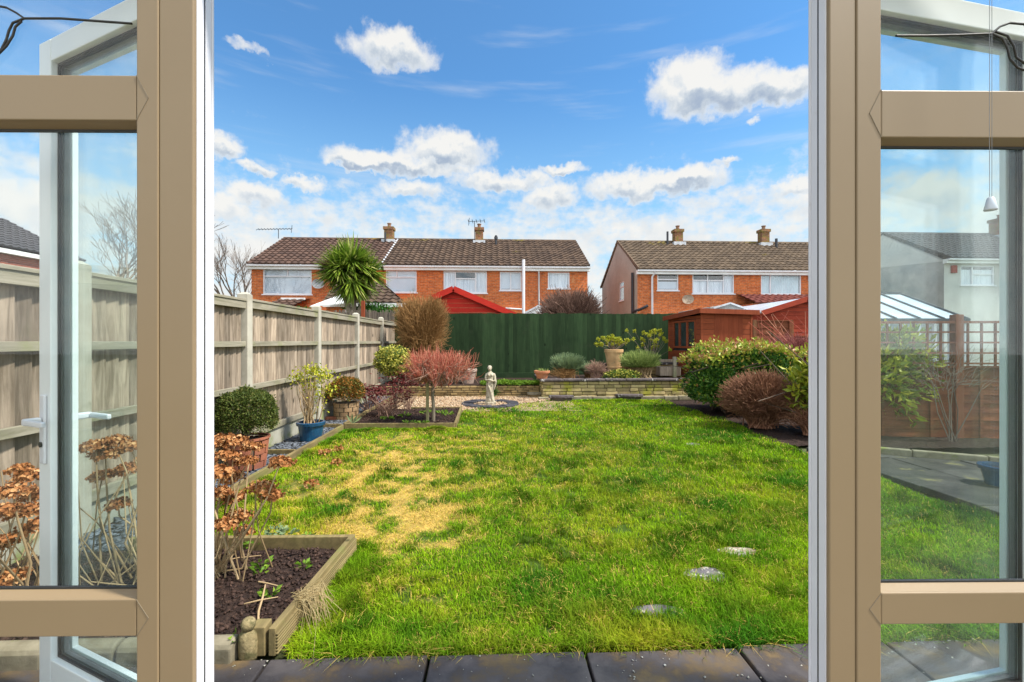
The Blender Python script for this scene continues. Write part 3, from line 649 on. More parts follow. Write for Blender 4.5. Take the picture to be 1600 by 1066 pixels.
# small timber block behind the near board end, ball-topped stone post, rope edging
tag(MB().box(-.955, -.895, 1.80, 1.86, -.01, .105).build('timber_peg', M_edge, bevel=.004), 'square timber peg beside the near end of the ridged board', 'peg')
bx, by = PX(388, 1.80), 1.80
root = thing('ball_topped_post', (bx, by, 0), 'small mossy stone edging post with a ball top beside the soil bed', 'edging post')
V, Fc = lathe([(0, 0), (.032, 0), (.034, .02), (.036, .07), (.033, .105), (.020, .118)], (bx, by, -.02), 16, .9); M_post = simple('mossy_post_stone', (.34, .27, .14), (.20, .155, .075), scale=30, rough=.95, bs=1.0, bd=.01, spot=(.11, .10, .045), spotscale=22, spotlo=.48, spothi=.62); mk('shaft', V, Fc, M_post, root, smooth=True)
V, Fc = lathe([(.001, -.027)]+[(.027*cos(a), .027*sin(a)) for a in np.linspace(-1.3, 1.3, 9)]+[(.001, .027)], (bx, by, .12), 16); mk('ball', V, Fc, M_post, root, smooth=True)
def edging_stone(x):
    mb = MB(); n = 10; prof = [(.04*cos(a), .045+.035*sin(a)) for a in np.linspace(-.2, pi+.2, 9)]
    mb.prism([(1.79+p[0], p[1]) for p in prof]+[(1.75, -.04), (1.83, -.04)], 'x', x-.125, x+.125); return mb
proto = None
for i, x in enumerate([PX(388, 1.8)-.165, -1.30, -1.56, -1.82, -2.08, -2.34]):
    if proto is None:
        proto = edging_stone(0).build('edging_stone', M_kerb, bevel=.008)
        tag(proto, 'x', 'edging stone', 'round topped concrete edging stones along the patio'); c = proto
    else: c = proto.copy(); COL.objects.link(c)
    c.location = (x, 0, 0); c['label'] = ['round topped edging stone touching the ball topped post', 'edging stone second from the ball topped post', 'edging stone third from the ball topped post',
        'edging stone fourth from the ball topped post', 'edging stone fifth from the ball topped post', 'edging stone at the fence end of the row'][i]
# twigs and weeds on the near bed
def stick(label, pts, r, m=M_twpale):
    mb = MB(); V, Fc = tubes(np.array(pts)[None], np.linspace(r, r*.6, len(pts))[None], 6); tag(mk('twig', V, Fc, m), label, 'twig', 'fallen twigs on the soil')
Z0 = .06
stick('thick forked twig leaning on the soil by the ball topped post', [G(402, 1000, .02), G(404, 955, .05), G(410, 935, Z0+.03), G(415, 912, Z0)], .006)
stick('thin pale twig lying across the forked twig', [G(382, 944, Z0), G(405, 938, Z0+.03), G(434, 933, Z0)], .004)
stick('short twig lying above the forked twig', [G(404, 909, Z0+.01), G(420, 912, Z0+.01), G(440, 917, Z0)], .004)
stick('long thin twig reaching out from the door frame over the soil', [G(330, 882, Z0+.02), G(370, 872, Z0), G(408, 868, Z0+.01)], .004)
def tuft(name, label, c, r, n, L, Wd, m, seed, up=.8, group=None):
    root = thing(name, tuple(c), label, 'plant', group); g_ = np.random.default_rng(seed)
    a = g_.uniform(0, 2*pi, n); rr = r*np.sqrt(g_.uniform(size=n)); C = np.array(c)+np.stack([rr*np.cos(a), rr*np.sin(a), g_.uniform(0, L*.5, n)], 1)
    D = np.stack([np.cos(a), np.sin(a), np.full(n, up)], 1)+g_.normal(size=(n, 3))*.3
    V, Fc = leaves(C, D, L*g_.uniform(.6, 1.2, n), Wd); mk('foliage', V, Fc, m, root); return root
for i, (px, py, r, n) in enumerate([(398, 850, .05, 40), (408, 884, .03, 20), (422, 930, .03, 22), (474, 885, .02, 12), (432, 832, .06, 50), (447, 836, .05, 30), (479, 842, .03, 25), (405, 895, .03, 14), (372, 1002, .03, 16)]):
    nm = ['largest green weed on the soil by the hydrangea', 'small weed in the middle of the near soil bed', 'small weed beside the forked twig', 'tiny weed near the ridged board', 'grey green weed clump at the back board of the near bed',
          'weed clump right of the grey green one at the back board', 'lone seedling at the back board towards the corner', 'reddish seedling above the short twig', 'weed in the soil by the ball topped post'][i]
    tuft('weed', nm, G(px, py, .05), r, n, .035, .018, M_ground if i not in (4, 5) else M_lav, 40+i, .4, 'weeds in the near soil bed')
# dead grass clump hanging over the ridged board
g_ = np.random.default_rng(3); n = 90; p0 = np.array([-.85, 2.02, .105])
A = p0+g_.normal(size=(n, 3))*[.02, .03, .004]; B = A+np.stack([g_.uniform(.02, .07, n), g_.normal(size=n)*.03, g_.uniform(0, .02, n)], 1)
C_ = A+np.stack([g_.uniform(.06, .15, n), g_.normal(size=n)*.08, np.full(n, -.11)], 1)
V, Fc = tubes(np.stack([A, B, C_], 1), np.full((n, 3), .0011)); tag(mk('dry_grass_wisp', V, Fc, M_straw), 'wisp of long dry grass draped over the ridged board', 'grass wisp')

# stepping stones in the lawn
for i, (px, py, rx, ry) in enumerate(STONES):
    c = G(px, py); n = 14; poly = [(c[0]+rx*cos(2*pi*k/n)*random.uniform(.8, 1.15), c[1]+ry*sin(2*pi*k/n)*random.uniform(.8, 1.15)) for k in range(n)]
    o = MB().prism(poly, 'z', -.06, -.009).build('stepping_stone', simple('stepping_stone_%d' % i, (.17, .15, .16) if i != 0 else (.42, .33, .26), (.07, .065, .07) if i != 0 else (.3, .22, .16), scale=14, rough=.7, bs=.5, spot=(.46, .42, .36), spotscale=22, spotlo=.52 if i != 2 else .58, spothi=.56 if i != 2 else .62), bevel=.01)
    tag(o, ['pale tan stepping stone nearly overgrown, the upper one on the right of the lawn', 'white flecked stepping stone in the middle of the near right lawn', 'dark wet stepping stone nearest the patio', 'pale sliver of stepping stone farthest up the lawn'][i], 'stepping stone', 'stepping stones sunk in the lawn')

# ------------------------------------------------------------------ stone walls at the end
def stonewall(mb, o, a, b, L, h, courses, lmin, lmax, depth=.12, z0=0.0):
    hh = h/courses
    for c in range(courses):
        x = -random.uniform(0, .1)
        while x < L:
            l = random.uniform(lmin, lmax); x1 = min(x+l, L); xx = max(x, 0)
            if x1-xx > .02: mb.fbox(o, a, b, xx+.006, x1-.006, -random.uniform(0, .022), depth, z0+c*hh+.006, z0+(c+1)*hh-.006)
            x = x+l
LW = 10.0; lx0, lx1 = FX+.1, PX(843, 10.0)
root = thing('low_stone_wall', ((lx0+lx1)/2, LW, 0), 'low mossy tan stone wall of thin courses behind the statue', 'wall')
mb = MB(); stonewall(mb, (lx0, LW, 0), (1, 0, 0), (0, 1, 0), lx1-lx0, .25, 5, .12, .3, z0=-.02); mb.build('stones', M_stone2, root, bevel=.004)
MB().box(lx0, lx1, LW+.012, LW+.11, -.05, .22).build('mortar', M_mort, root)
QY = 9.57; qx0, qx1 = PX(848, QY), 4.3; QH = .36
root = thing('raised_planter', ((qx0+qx1)/2, QY, 0), 'raised planter of mossy yellow stone with dark coping at the end of the lawn', 'planter')
mb = MB(); stonewall(mb, (qx0, QY, 0), (1, 0, 0), (0, 1, 0), qx1-qx0, QH, 5, .14, .34)
stonewall(mb, (qx0, QY+1.3, 0), (0, -1, 0), (1, 0, 0), 1.3, QH, 5, .14, .3)
mb.build('stones', M_stone, root, bevel=.006)
MB().box(qx0+.012, qx1, QY+.014, QY+.16, 0, QH-.01).box(qx0+.014, qx0+.16, QY+.17, QY+1.3, 0, QH-.01).build('mortar', M_mort, root)
cp = MB(); x = qx0-.05
while x < qx1: l = random.uniform(.4, .6); cp.box(x, min(x+l-.006, qx1), QY-.05, QY+.2, QH, QH+.055); x += l
y = QY+.206
while y < QY+1.3: cp.box(qx0-.05, qx0+.2, y, y+.42, QH, QH+.055); y += .43
cp.build('coping', M_cope, root, bevel=.02)
MB().box(qx0+.15, qx1-.05, QY+.15, QY+1.9, .1, QH+.0).build('fill', M_soil, root)
pl = MB(); x = qx0-.1
while x < qx1: l = random.uniform(.3, .7); pl.box(x, x+l-.01, QY-.09-random.uniform(0, .04), QY+.02, -.04, random.uniform(.03, .06)); x += l
pl.build('footing', M_kerb, root, bevel=.012)
# upper tier
tx0, tx1, TY = PX(955, 10.7), 4.5, 10.7
root = thing('upper_planter', ((tx0+tx1)/2, TY, .34), 'upper stone tier with dark coping carrying the terracotta pot', 'planter')
mb = MB(); stonewall(mb, (tx0, TY, .34), (1, 0, 0), (0, 1, 0), tx1-tx0, .32, 4, .14, .3); mb.build('stones', M_stone2, root, bevel=.005)
MB().box(tx0, tx1, TY+.014, TY+1.2, .1, .65).build('fill', M_soil, root)
MB().box(tx0-.04, tx1, TY-.04, TY+.25, .661, .71).build('coping', M_cope, root, bevel=.015)
for i, (px, py, wpx, lab) in enumerate([(878, 626, 40, 'rounded dark stone step left of centre below the planter'), (985, 624, 44, 'rounded dark stone step right of centre below the planter'), (838, 621, 28, 'flat pale stone slab at the left corner of the planter')]):
    c = G(px, py); r = wpx*c[1]/F/2; n = 12
    poly = [(c[0]+r*max(-1, min(1, 1.15*cos(pi+pi*k/(n-1)))), c[1]+.14+r*.75*sin(pi+pi*k/(n-1))) for k in range(n)]
    rt = thing('stone_step', (c[0], c[1], 0), lab, 'step', 'stone steps at the foot of the planter')
    MB().prism([(p[0], p[1]) for p in poly], 'z', .045, .10).build('tread', M_cope if i < 2 else M_kerb, rt, bevel=.012)
    MB().prism([(c[0]+(p[0]-c[0])*.86, c[1]+.02+(p[1]-c[1])*.86) for p in poly], 'z', -.03, .045).build('riser', M_mort if i < 2 else M_stone2, rt, bevel=.008)

# statue on its ring of slate
sx, sy = PX(766, 8.75), 8.75
mb = MB(); n = 26
for k in range(n):
    a0, a1 = 2*pi*k/n, 2*pi*(k+.86)/n
    for (r0_, r1_) in ((.34, .56),):
        q = [(sx+r*cos(a), sy+.05+r*sin(a)) for (r, a) in ((r0_, a0), (r1_, a0), (r1_, (a0+a1)/2), (r1_, a1), (r0_, a1))]; mb.prism(q, 'z', -.04, random.uniform(.012, .03))
tag(mb.build('slate_ring', simple('ring_slate', (.075, .07, .08), (.04, .04, .045), rough=.6, isl=.3), bevel=.004), 'ring of dark slate setts around the foot of the statue', 'paving ring')
root = thing('statue', (sx, sy, 0), 'weathered stone statue of a draped woman standing on the slate ring', 'statue')
MB().prism([(sx+.12*cos(a), sy+.12*sin(a)) for a in np.linspace(0, 2*pi, 9)[:-1]+pi/8], 'z', -.02, .05).build('plinth', M_statue, root, bevel=.01)
body = MB()
# draped figure: elliptical rings bottom to top (z, rx, ry, dx)
rings = [(.045,.085,.08,0),(.08,.088,.082,-.005),(.16,.078,.07,-.008),(.25,.070,.062,-.010),(.33,.074,.06,-.006),(.39,.080,.062,.0),(.44,.074,.056,.004),(.485,.056,.046,.002),(.52,.060,.05,.0),(.56,.072,.056,0),(.595,.074,.05,0),(.618,.052,.036,0),(.632,.026,.024,0),(.650,.022,.022,0)]
V = []; n = 36
for (z, rx, ry, dx_) in rings:
    for k in range(n):
        a = 2*pi*k/n; f_ = 1+(.09*sin(a*7+z*9)+.05*sin(a*11-z*14))*(1 if z < .45 else .25)*max(0, (.62-z))*1.6
        V.append((sx+dx_+rx*f_*cos(a), sy+ry*f_*sin(a), z))
Fc = [(j*n+k, j*n+(k+1) % n, (j+1)*n+(k+1) % n, (j+1)*n+k) for j in range(len(rings)-1) for k in range(n)]+[tuple(range(n))[::-1], tuple(range((len(rings)-1)*n, len(rings)*n))]
body.add(V, Fc)
def ell(mb, c, r, n=14):
    V = []; Fc = []
    for j in range(n+1):
        t = pi*j/n
        for k in range(n): V.append((c[0]+r[0]*sin(t)*cos(2*pi*k/n), c[1]+r[1]*sin(t)*sin(2*pi*k/n), c[2]-r[2]*cos(t)))
    for j in range(n):
        for k in range(n): Fc.append((j*n+k, j*n+(k+1) % n, (j+1)*n+(k+1) % n, (j+1)*n+k))
    mb.add(V, Fc)
hx, hy, hz = sx-.010, sy-.012, .695
ell(body, (hx, hy, hz), (.036, .040, .050)); ell(body, (hx, hy+.018, hz+.014), (.046, .044, .046)); ell(body, (hx, hy+.045, hz-.03), (.026, .022, .03))
ell(body, (hx-.002, hy-.040, hz-.008), (.007, .010, .014))
for s in (-1, 1): ell(body, (sx+s*.028, sy-.045, .565), (.026, .024, .026))
def limb(pts, rs):
    V, Fc = tubes(np.array(pts)[None], np.array(rs)[None], 10); k = len(pts); body.add(V, list(map(tuple, Fc))+[tuple(range(10)), tuple(range((k-1)*10, k*10))[::-1]])
limb([(sx-.068, sy, .595), (sx-.088, sy-.015, .53), (sx-.082, sy-.04, .47), (sx-.03, sy-.075, .475), (sx+.012, sy-.08, .49)], [.024, .023, .021, .017, .014])
limb([(sx+.068, sy, .595), (sx+.092, sy-.01, .53), (sx+.088, sy-.04, .46), (sx+.04, sy-.075, .455), (sx-.005, sy-.085, .465)], [.024, .023, .021, .017, .014])
limb([(sx+.095, sy-.02, .50), (sx+.10, sy-.03, .44), (sx+.09, sy-.03, .36), (sx+.075, sy-.03, .28)], [.02, .03, .02, .008])
limb([(sx-.05, sy-.06, .40), (sx-.02, sy-.075, .33), (sx+.02, sy-.07, .2), (sx+.04, sy-.06, .08)], [.014, .018, .02, .018])
ell(body, (sx+.0, sy-.085, .475), (.03, .018, .018))
o = body.build('figure', M_statue, root, smooth=True); r_ = o.modifiers.new('remesh', 'REMESH'); r_.mode = 'VOXEL'; r_.voxel_size = .006; r_.use_smooth_shade = True

# ------------------------------------------------------------------ pots
def pot_shell(name, c, r0, r1, h, m, root, rim=.02, rimh=.035, partname='pot', n=28):
    prof = [(.001, .0), (r0, .0), (r0+(r1-r0)*.5, h*.5), (r1-.002, h-rimh), (r1+rim*.6, h-rimh), (r1+rim*.8, h-.006), (r1+rim*.4, h), (r1-.012, h), (r1-.02, h-.04), (.001, h-.04)]
    V, Fc = lathe(prof, c, n); return mk(partname, V, Fc, m, root, smooth=False)
def soil_disc(c, r, root): V, Fc = lathe([(r, 0), (.001, .008)], c, 16); mk('soil', V, Fc, M_soil, root)
def block_pot(c, r, h, nc, nper, m, root, taper=0.0):
    mb = MB(); ch = h/nc
    for j in range(nc):
        for k in range(nper):
            a0 = 2*pi*(k+(j % 2)*.5)/nper; a1 = a0+2*pi/nper-.018/r; S = 4; z0, z1 = c[2]+j*ch+.004, c[2]+(j+1)*ch-.004; V = []
            for z, tp in ((z0, j/nc), (z1, (j+1)/nc)):
                rr = r*(1+taper*tp)
                for rad in (rr-.03, rr):
                    for s in range(S+1): a = a0+(a1-a0)*s/S; V.append((c[0]+rad*cos(a), c[1]+rad*sin(a), z))
            q = S+1; Fc = []
            for s in range(S):
                Fc += [(q+s, q+s+1, 3*q+s+1, 3*q+s), (2*q+s, 3*q+s, 3*q+s+1, 2*q+s+1), (s, s+1, q+s+1, q+s)[::-1]]
            Fc += [(0, q, 3*q, 2*q)[::-1], (S, q+S, 3*q+S, 2*q+S)]
            mb.add(V, Fc)
    mb.build('pot_blocks', m, root)
    V, Fc = lathe([(.001, .01), (r-.012, .01), ((r-.012)*(1+taper), h-.01), ((r-.03)*(1+taper), h-.01), (.001, h-.03)], c, 28); return mk('pot', V, Fc, M_mort, root)

# clipped box ball in the brick pot
c = np.array([-2.36, 4.40, .02])
root = thing('potted_plant', tuple(c), 'clipped green box ball in a terracotta brick patterned pot', 'potted plant')
block_pot(c, .165, .27, 4, 9, M_terrad, root, .18); V, Fc = lathe([(.185, .27), (.205, .275), (.205, .295), (.18, .295)], c, 28); mk('rim', V, Fc, M_terrad, root)
soil_disc(c+[0, 0, .26], .185, root)
cc = c+[0, 0, .50]; leafy('', c, cc, (.27, .27, .25), 16000, .022, .013, M_box, root, 11, shell=.35, lumps=.05)
V, Fc = tubes(np.stack([np.tile(c+[0, 0, .25], (60, 1)), cc+unit(rng.normal(size=(60, 3)))*.1, cc+unit(rng.normal(size=(60, 3)))*.22], 1), np.tile([.006, .004, .002], (60, 1))); mk('stem', V, Fc, M_bark, root)
# blue glazed pot with tall yellow green plant
c = np.array([PX(486, 5.62), 5.62, .02])
root = thing('potted_plant', tuple(c), 'tall bare-stemmed plant with yellow green leaves in a blue glazed pot', 'potted plant')
pot_shell('', c, .125, .15, .22, M_blue, root, rim=.025, rimh=.04); soil_disc(c+[0, 0, .19], .13, root)
g_ = np.random.default_rng(5); n = 26; top = c+np.stack([g_.normal(size=n)*.12, g_.normal(size=n)*.09, g_.uniform(.5, .92, n)], 1); b0 = c+np.stack([g_.normal(size=n)*.05, g_.normal(size=n)*.05, np.full(n, .18)], 1)
V, Fc = tubes(np.stack([b0, b0*.6+top*.4+g_.normal(size=(n, 3))*.015, b0*.2+top*.8+g_.normal(size=(n, 3))*.02, top], 1), np.tile([.007, .006, .004, .002], (n, 1)), 5); mk('stems', V, Fc, M_twpale, root)
cl = np.concatenate([c+np.array(q) for q in [[(.02, 0, .84)], [(-.16, .0, .74)], [(.19, .02, .76)], [(.0, .0, .66)], [(.14, 0, .62)], [(.22, 0, .60)], [(-.1, 0, .80)], [(.1, .0, .80)], [(.12, .0, .50)], [(.05, 0, .56)], [(.16, 0, .34)]]])
k = g_.choice(len(cl), 620, p=np.array([5, 3, 3, 2.2, 2, 1, 3, 3, .6, 1, .25])/np.sum([5, 3, 3, 2.2, 2, 1, 3, 3, .6, 1, .25])); C = cl[k]+g_.normal(size=(620, 3))*[.055, .05, .04]
V, Fc = leaves(C, g_.normal(size=(620, 3))+[0, 0, .2], .045*g_.uniform(.6, 1.2, 620), .022); mk('foliage', V, Fc, M_yel, root)
# orange green shrub in the pale block pot
c = np.array([PX(541, 7.15), 7.15, .0])
root = thing('potted_plant', tuple(c), 'orange tinged round shrub in a tan stone block pot', 'potted plant')
block_pot(c, .18, .27, 4, 9, M_blockp, root, .08); soil_disc(c+[0, 0, .24], .17, root)
cc = c+[0, 0, .44]; leafy('', c, cc, (.27, .27, .21), 6500, .032, .02, M_orange, root, 12, shell=.4, lumps=.07)
# terracotta pots on the planter
def yellow_top(c, root, r, h, seed, m=M_var, n=420, clumps=14):
    g_ = np.random.default_rng(seed); cl = c+np.stack([g_.normal(size=clumps)*r*.55, g_.normal(size=clumps)*r*.4, g_.uniform(.35*h, h, clumps)], 1)
    V, Fc = tubes(np.stack([np.tile(c, (clumps, 1)), (c+cl)/2+g_.normal(size=(clumps, 3))*.03, cl], 1), np.tile([.006, .005, .003], (clumps, 1)), 5); mk('stems', V, Fc, M_twgrey, root)
    C = cl[g_.choice(clumps, n)]+g_.normal(size=(n, 3))*.012; D = unit(g_.normal(size=(n, 3))+[0, 0, .5]); V, Fc = leaves(C, D, .05, .022); mk('foliage', V, Fc, m, root)
c = P(959, 568, 10.55); c[2] = .44
root = thing('potted_plant', tuple(c), 'bright yellow succulent in a tall banded pale terracotta pot', 'potted plant')
MB().box(c[0]-.16, c[0]+.16, c[1]-.14, c[1]+.14, .34, .44).build('plinth', M_kerb, root, bevel=.01)
top_ = PZ(959, 546, 10.55); pot_shell('', c, .13, .21, top_-c[2], M_terral, root, rim=.02, rimh=.07)
V, Fc = lathe([(.178, .16), (.188, .165), (.190, .18), (.182, .185)], c, 28); mk('band', V, Fc, M_terral, root)
yellow_top(np.array([c[0], c[1], top_-.03]), root, .36, .36, 4, m=M_yel, n=1800, clumps=34)
c = np.array([PX(1017, 11.1), 11.1, .70]); root = thing('yellow_shrub', tuple(c), 'yellow succulent shrub on the upper tier beside the shed', 'shrub'); yellow_top(c, root, .40, .80, 6, m=M_yel, n=1700, clumps=32)
c = np.array([PX(847, 9.75), 9.75, QH+.055]); root = thing('potted_plant', tuple(c), 'shallow terracotta bowl of seedlings on the left end of the coping', 'potted plant')
pot_shell('', c, .11, .16, .17, M_terra, root, rim=.02, rimh=.05); soil_disc(c+[0, 0, .14], .14, root)
g_ = np.random.default_rng(9); V, Fc = leaves(c+[0, 0, .14]+g_.normal(size=(40, 3))*[.06, .05, .0], g_.normal(size=(40, 3))*.3+[0, 0, 1], .09, .016); mk('foliage', V, Fc, M_lav2, root)
c = np.array([PX(731, 10.5), 10.5, .24]); root = thing('plant_pot', tuple(c), 'large pale weathered pot half hidden behind the red umbrella shrub', 'pot')
pot_shell('', c, .13, .2, .34, simple('pale_pot', (.46, .34, .28), (.34, .24, .19), rough=.9), root, rim=.02, rimh=.06); soil_disc(c+[0, 0, .3], .17, root)
# brick lying on the slate, small agave sprout by the board
c = G(521, 657); tag(MB().box(c[0]-.11, c[0]+.10, c[1]-.05, c[1]+.05, 0, .06).build('brick', M_terrad, bevel=.004), 'single red brick lying on the slate before the stone block pot', 'brick')
c = G(551, 662, .05); root = thing('spiky_plant', tuple(c), 'small spiky grey green plant at the corner of the middle bed', 'plant')
D = np.array([(-.7, 0, 1), (.6, 0, 1.1), (.1, -.3, 1.2), (-.2, .4, .9), (.8, .3, .6)]); V, Fc = leaves(np.tile(c, (5, 1)), D, .16, .03, nrm=np.tile([0, -1., 0], (5, 1))); mk('foliage', V, Fc, M_lav, root)

# ------------------------------------------------------------------ shrubs of the garden
# hydrangeas with dead heads
def hydrangea(label, base, heads, seed):
    g_ = np.random.default_rng(seed); root = thing('hydrangea', tuple(base), label, 'shrub', 'hydrangeas with dead brown heads in the near bed')
    Hs = np.array(heads, float); n = len(Hs); b0 = np.array(base)+g_.normal(size=(n, 3))*[.07, .05, 0]
    m1 = b0*.6+Hs*.4+g_.normal(size=(n, 3))*.055; m1[:, 2] -= .04; m2 = b0*.2+Hs*.8+g_.normal(size=(n, 3))*.03
    V, Fc = tubes(np.stack([b0, m1, m2, Hs], 1), np.tile([.006, .005, .004, .003], (n, 1)), 5); 
    e = 28; b1 = np.array(base)+g_.normal(size=(e, 3))*[.09, .07, 0]; t1 = b1+np.stack([g_.normal(size=e)*.18, g_.normal(size=e)*.12, g_.uniform(.2, .6, e)], 1)
    V2, F2 = tubes(np.stack([b1, (b1+t1)/2+g_.normal(size=(e, 3))*.03, t1], 1), np.tile([.004, .003, .002], (e, 1)), 5)
    mk('stems', np.concatenate([V, V2]), np.concatenate([Fc, F2+len(V)]), M_twpale, root)
    for h in Hs:
        q = 230; d = unit(g_.normal(size=(q, 3))); d[:, 2] = np.abs(d[:, 2])*.9-.15
        rr = g_.uniform(.044, .066); d[:, :2] *= 1+.25*np.sin(d[:, :1]*5+h[0]*40); C = h+d*[rr, rr, rr*.75]*g_.uniform(.55, 1.12, (q, 1))
        t_ = unit(np.cross(d, g_.normal(size=(q, 3)))); V, Fc = leaves(C-t_*.011, t_, 0.020*g_.uniform(.5, 1.4, q), .017, fold=.45, nrm=d); mk('flower_head', V, Fc, M_hyd, root)
def hh(px, py, Y): return tuple(P(px, py, Y))
hydrangea('hydrangea with dead brown heads leaning out beside the left door frame', (-1.42, 2.35, .04),
    [hh(366, 692, 2.35), hh(352, 715, 2.3), hh(386, 722, 2.4), hh(438, 724, 2.2), hh(410, 764, 2.25), hh(362, 748, 2.45), hh(345, 770, 2.3), hh(372, 808, 2.4), hh(352, 822, 2.2), hh(425, 776, 2.3), hh(318, 700, 2.3), hh(395, 700, 2.5), hh(380, 832, 2.5), hh(340, 740, 2.2), hh(365, 780, 2.5), hh(345, 690, 2.4)], 1)
hydrangea('hydrangea with dead brown heads seen low through the left side pane', (-2.05, 2.05, .04),
    [hh(20, 770, 1.9), hh(48, 745, 2.1), hh(5, 800, 1.8), hh(60, 775, 2.2), hh(40, 800, 2.), hh(62, 822, 2.1), hh(15, 905, 2.0), hh(-20, 780, 1.9), hh(5, 850, 2.1), hh(30, 735, 2.3)], 2)
hydrangea('hydrangea with dead brown heads seen through the open door glass', (-1.78, 2.3, .04),
    [hh(178, 692, 2.3), hh(165, 712, 2.25), hh(200, 735, 2.4), hh(185, 790, 2.3), hh(160, 745, 2.4), hh(150, 700, 2.2), hh(205, 700, 2.2), hh(230, 720, 2.3)], 3)
# fallen dead head on the lawn
for i, (px, py) in enumerate(((508, 706), (530, 700), (526, 722), (486, 755))):
    h = G(px, py, .03); g_ = np.random.default_rng(i); q = 60; d = unit(g_.normal(size=(q, 3))); V, Fc = leaves(h+d*[.05, .05, .02], g_.normal(size=(q, 3)), .03, .022)
    tag(mk('fallen_flower_head', V, Fc, M_hyd), ['largest dead flower head lying on the lawn left of the slate strip pots', 'dead flower head on the grass right of the largest', 'small dead flower head on the grass below the other two', 'scrap of dead flower head low on the grass by the edging board'][i], 'dead flower', 'dead flower heads fallen on the lawn')

# variegated yellow shrub on a dark stem
c = np.array([PX(613, 8.4), 8.4, 0.]); root = thing('variegated_shrub', tuple(c), 'bright yellow variegated shrub on a dark stem behind the middle bed', 'shrub')
leafy('', c, c+[0, 0, .86], (.32, .28, .27), 3800, .05, .03, M_var, root, 21, shell=.6, hemi=False)
V, Fc = tubes(np.array([[c+[.06, 0, 0], c+[.03, 0, .3], c+[0, 0, .6], c+[0, 0, .9]], [c+[.06, 0, .1], c+[.1, 0, .4], c+[.15, 0, .7], c+[.18, 0, .95]]]), np.tile([.03, .025, .02, .008], (2, 1)), 7); mk('trunk', V, Fc, M_bark, root)
# red twig umbrella shrub with its stake
c = np.array([PX(677, 6.67), 6.67, .03]); root = thing('umbrella_shrub', tuple(c), 'umbrella shaped shrub with pinkish red twigs on a single thin trunk', 'shrub')
g_ = np.random.default_rng(8); nl = 26; cc = c+[.11, 0, 0]; a = np.arange(nl)*2.4; ro = np.sqrt((np.arange(nl)+.5)/nl)
E1 = cc+np.stack([.42*ro*np.cos(a), .36*ro*np.sin(a), .74+.16*g_.uniform(size=nl)], 1); B1 = np.tile(c+[0, 0, .56], (nl, 1))+g_.normal(size=(nl, 3))*.01
M1 = B1*.55+E1*.45+g_.normal(size=(nl, 3))*.04-[0, 0, .02]; V, Fc = tubes(np.stack([B1, M1, E1], 1), np.tile([.012, .009, .006], (nl, 1)), 5); mk('branches', V, Fc, M_barkg, root)
n = 760; k = g_.choice(nl, n); t_ = g_.uniform(.2, 1, (n, 1)); B2 = M1[k]*(1-t_)+E1[k]*t_; E2 = B2+np.stack([g_.normal(size=n)*.11, g_.normal(size=n)*.10, g_.uniform(-.20, .14, n)], 1)
V, Fc = tubes(np.stack([B2, (B2+E2)/2+g_.normal(size=(n, 3))*.02, E2], 1), np.tile([.005, .004, .003], (n, 1)), 4); mk('side_branches', V, Fc, M_twpink, root)
n = 2700; k = g_.choice(760, n); B3 = B2[k]*.3+E2[k]*.7; out = (B3-cc)*[1, 1, 0]; E3 = B3+out*g_.uniform(.0, .32, (n, 1))+np.stack([g_.normal(size=n)*.05, g_.normal(size=n)*.05, g_.uniform(.02, .26, n)], 1)
r_e = np.linalg.norm((E3-cc)[:, :2], axis=1); E3[:, 2] = np.minimum(E3[:, 2], 1.31-.8*np.clip(r_e-.2, 0, 1)**1.3+g_.normal(size=n)*.018)
V, Fc = tubes(np.stack([B3, (B3+E3)/2+g_.normal(size=(n, 3))*.012, E3], 1), np.tile([.0032, .0028, .0018], (n, 1))); mk('twigs', V, Fc, M_twred, root)
V, Fc = tubes(np.array([[c, c+[.005, 0, .2], c+[-.01, 0, .4], c+[0, 0, .6]]]), np.array([[.028, .025, .024, .02]]), 8); mk('trunk', V, Fc, M_barkg, root, smooth=True)
c2 = np.array([PX(668, 6.6), 6.6, 0]); tag(MB().box(c2[0]-.02, c2[0]+.02, c2[1]-.02, c2[1]+.02, -.02, PZ(668, 597, 6.6)).build('wooden_stake', woodm('stake_wood', (.30, .27, .15), (.19, .18, .08)), bevel=.004), 'square mossy wooden stake beside the thin trunk', 'stake')
# tall golden brown shrub in the corner
c = np.array([PX(660, 10.6), 10.6, .24]); root, tip, d = twig_shrub('tall_shrub', 'tall rounded golden brown leafless shrub in the left far corner', 'shrub', c, c+[0, 0, 1.20], (.66, .55, .88), 5600, M_twgold, r0=.008, r1=.003, seed=5, upbias=0, inner=.4, box=.25)
# red stemmed low shrub in middle bed + dark red leaves
c = np.array([PX(605, 7.2), 7.2, .04]); root = thing('red_stemmed_shrub', tuple(c), 'low shrub of bare red stems with dark red leaves in the middle bed', 'shrub')
g_ = np.random.default_rng(4); n = 90; a = g_.uniform(0, 2*pi, n); e_ = c+np.stack([.42*np.cos(a)*g_.uniform(.2, 1, n), .3*np.sin(a)*g_.uniform(.2, 1, n), g_.uniform(.15, .42, n)], 1); b_ = c+g_.normal(size=(n, 3))*[.07, .06, 0]
V, Fc = tubes(np.stack([b_, b_*.6+e_*.4+[0, 0, .03], e_], 1), np.tile([.005, .004, .002], (n, 1)), 4); mk('stems', V, Fc, M_twpink, root)
q = 500; C = e_[g_.choice(n, q)]+g_.normal(size=(q, 3))*.03+[0, 0, .02]; k = C[:, 2] > .25; V, Fc = leaves(C[k], g_.normal(size=(k.sum(), 3))*[1, 1, .3], .05, .026); mk('foliage', V, Fc, M_redleaf, root)
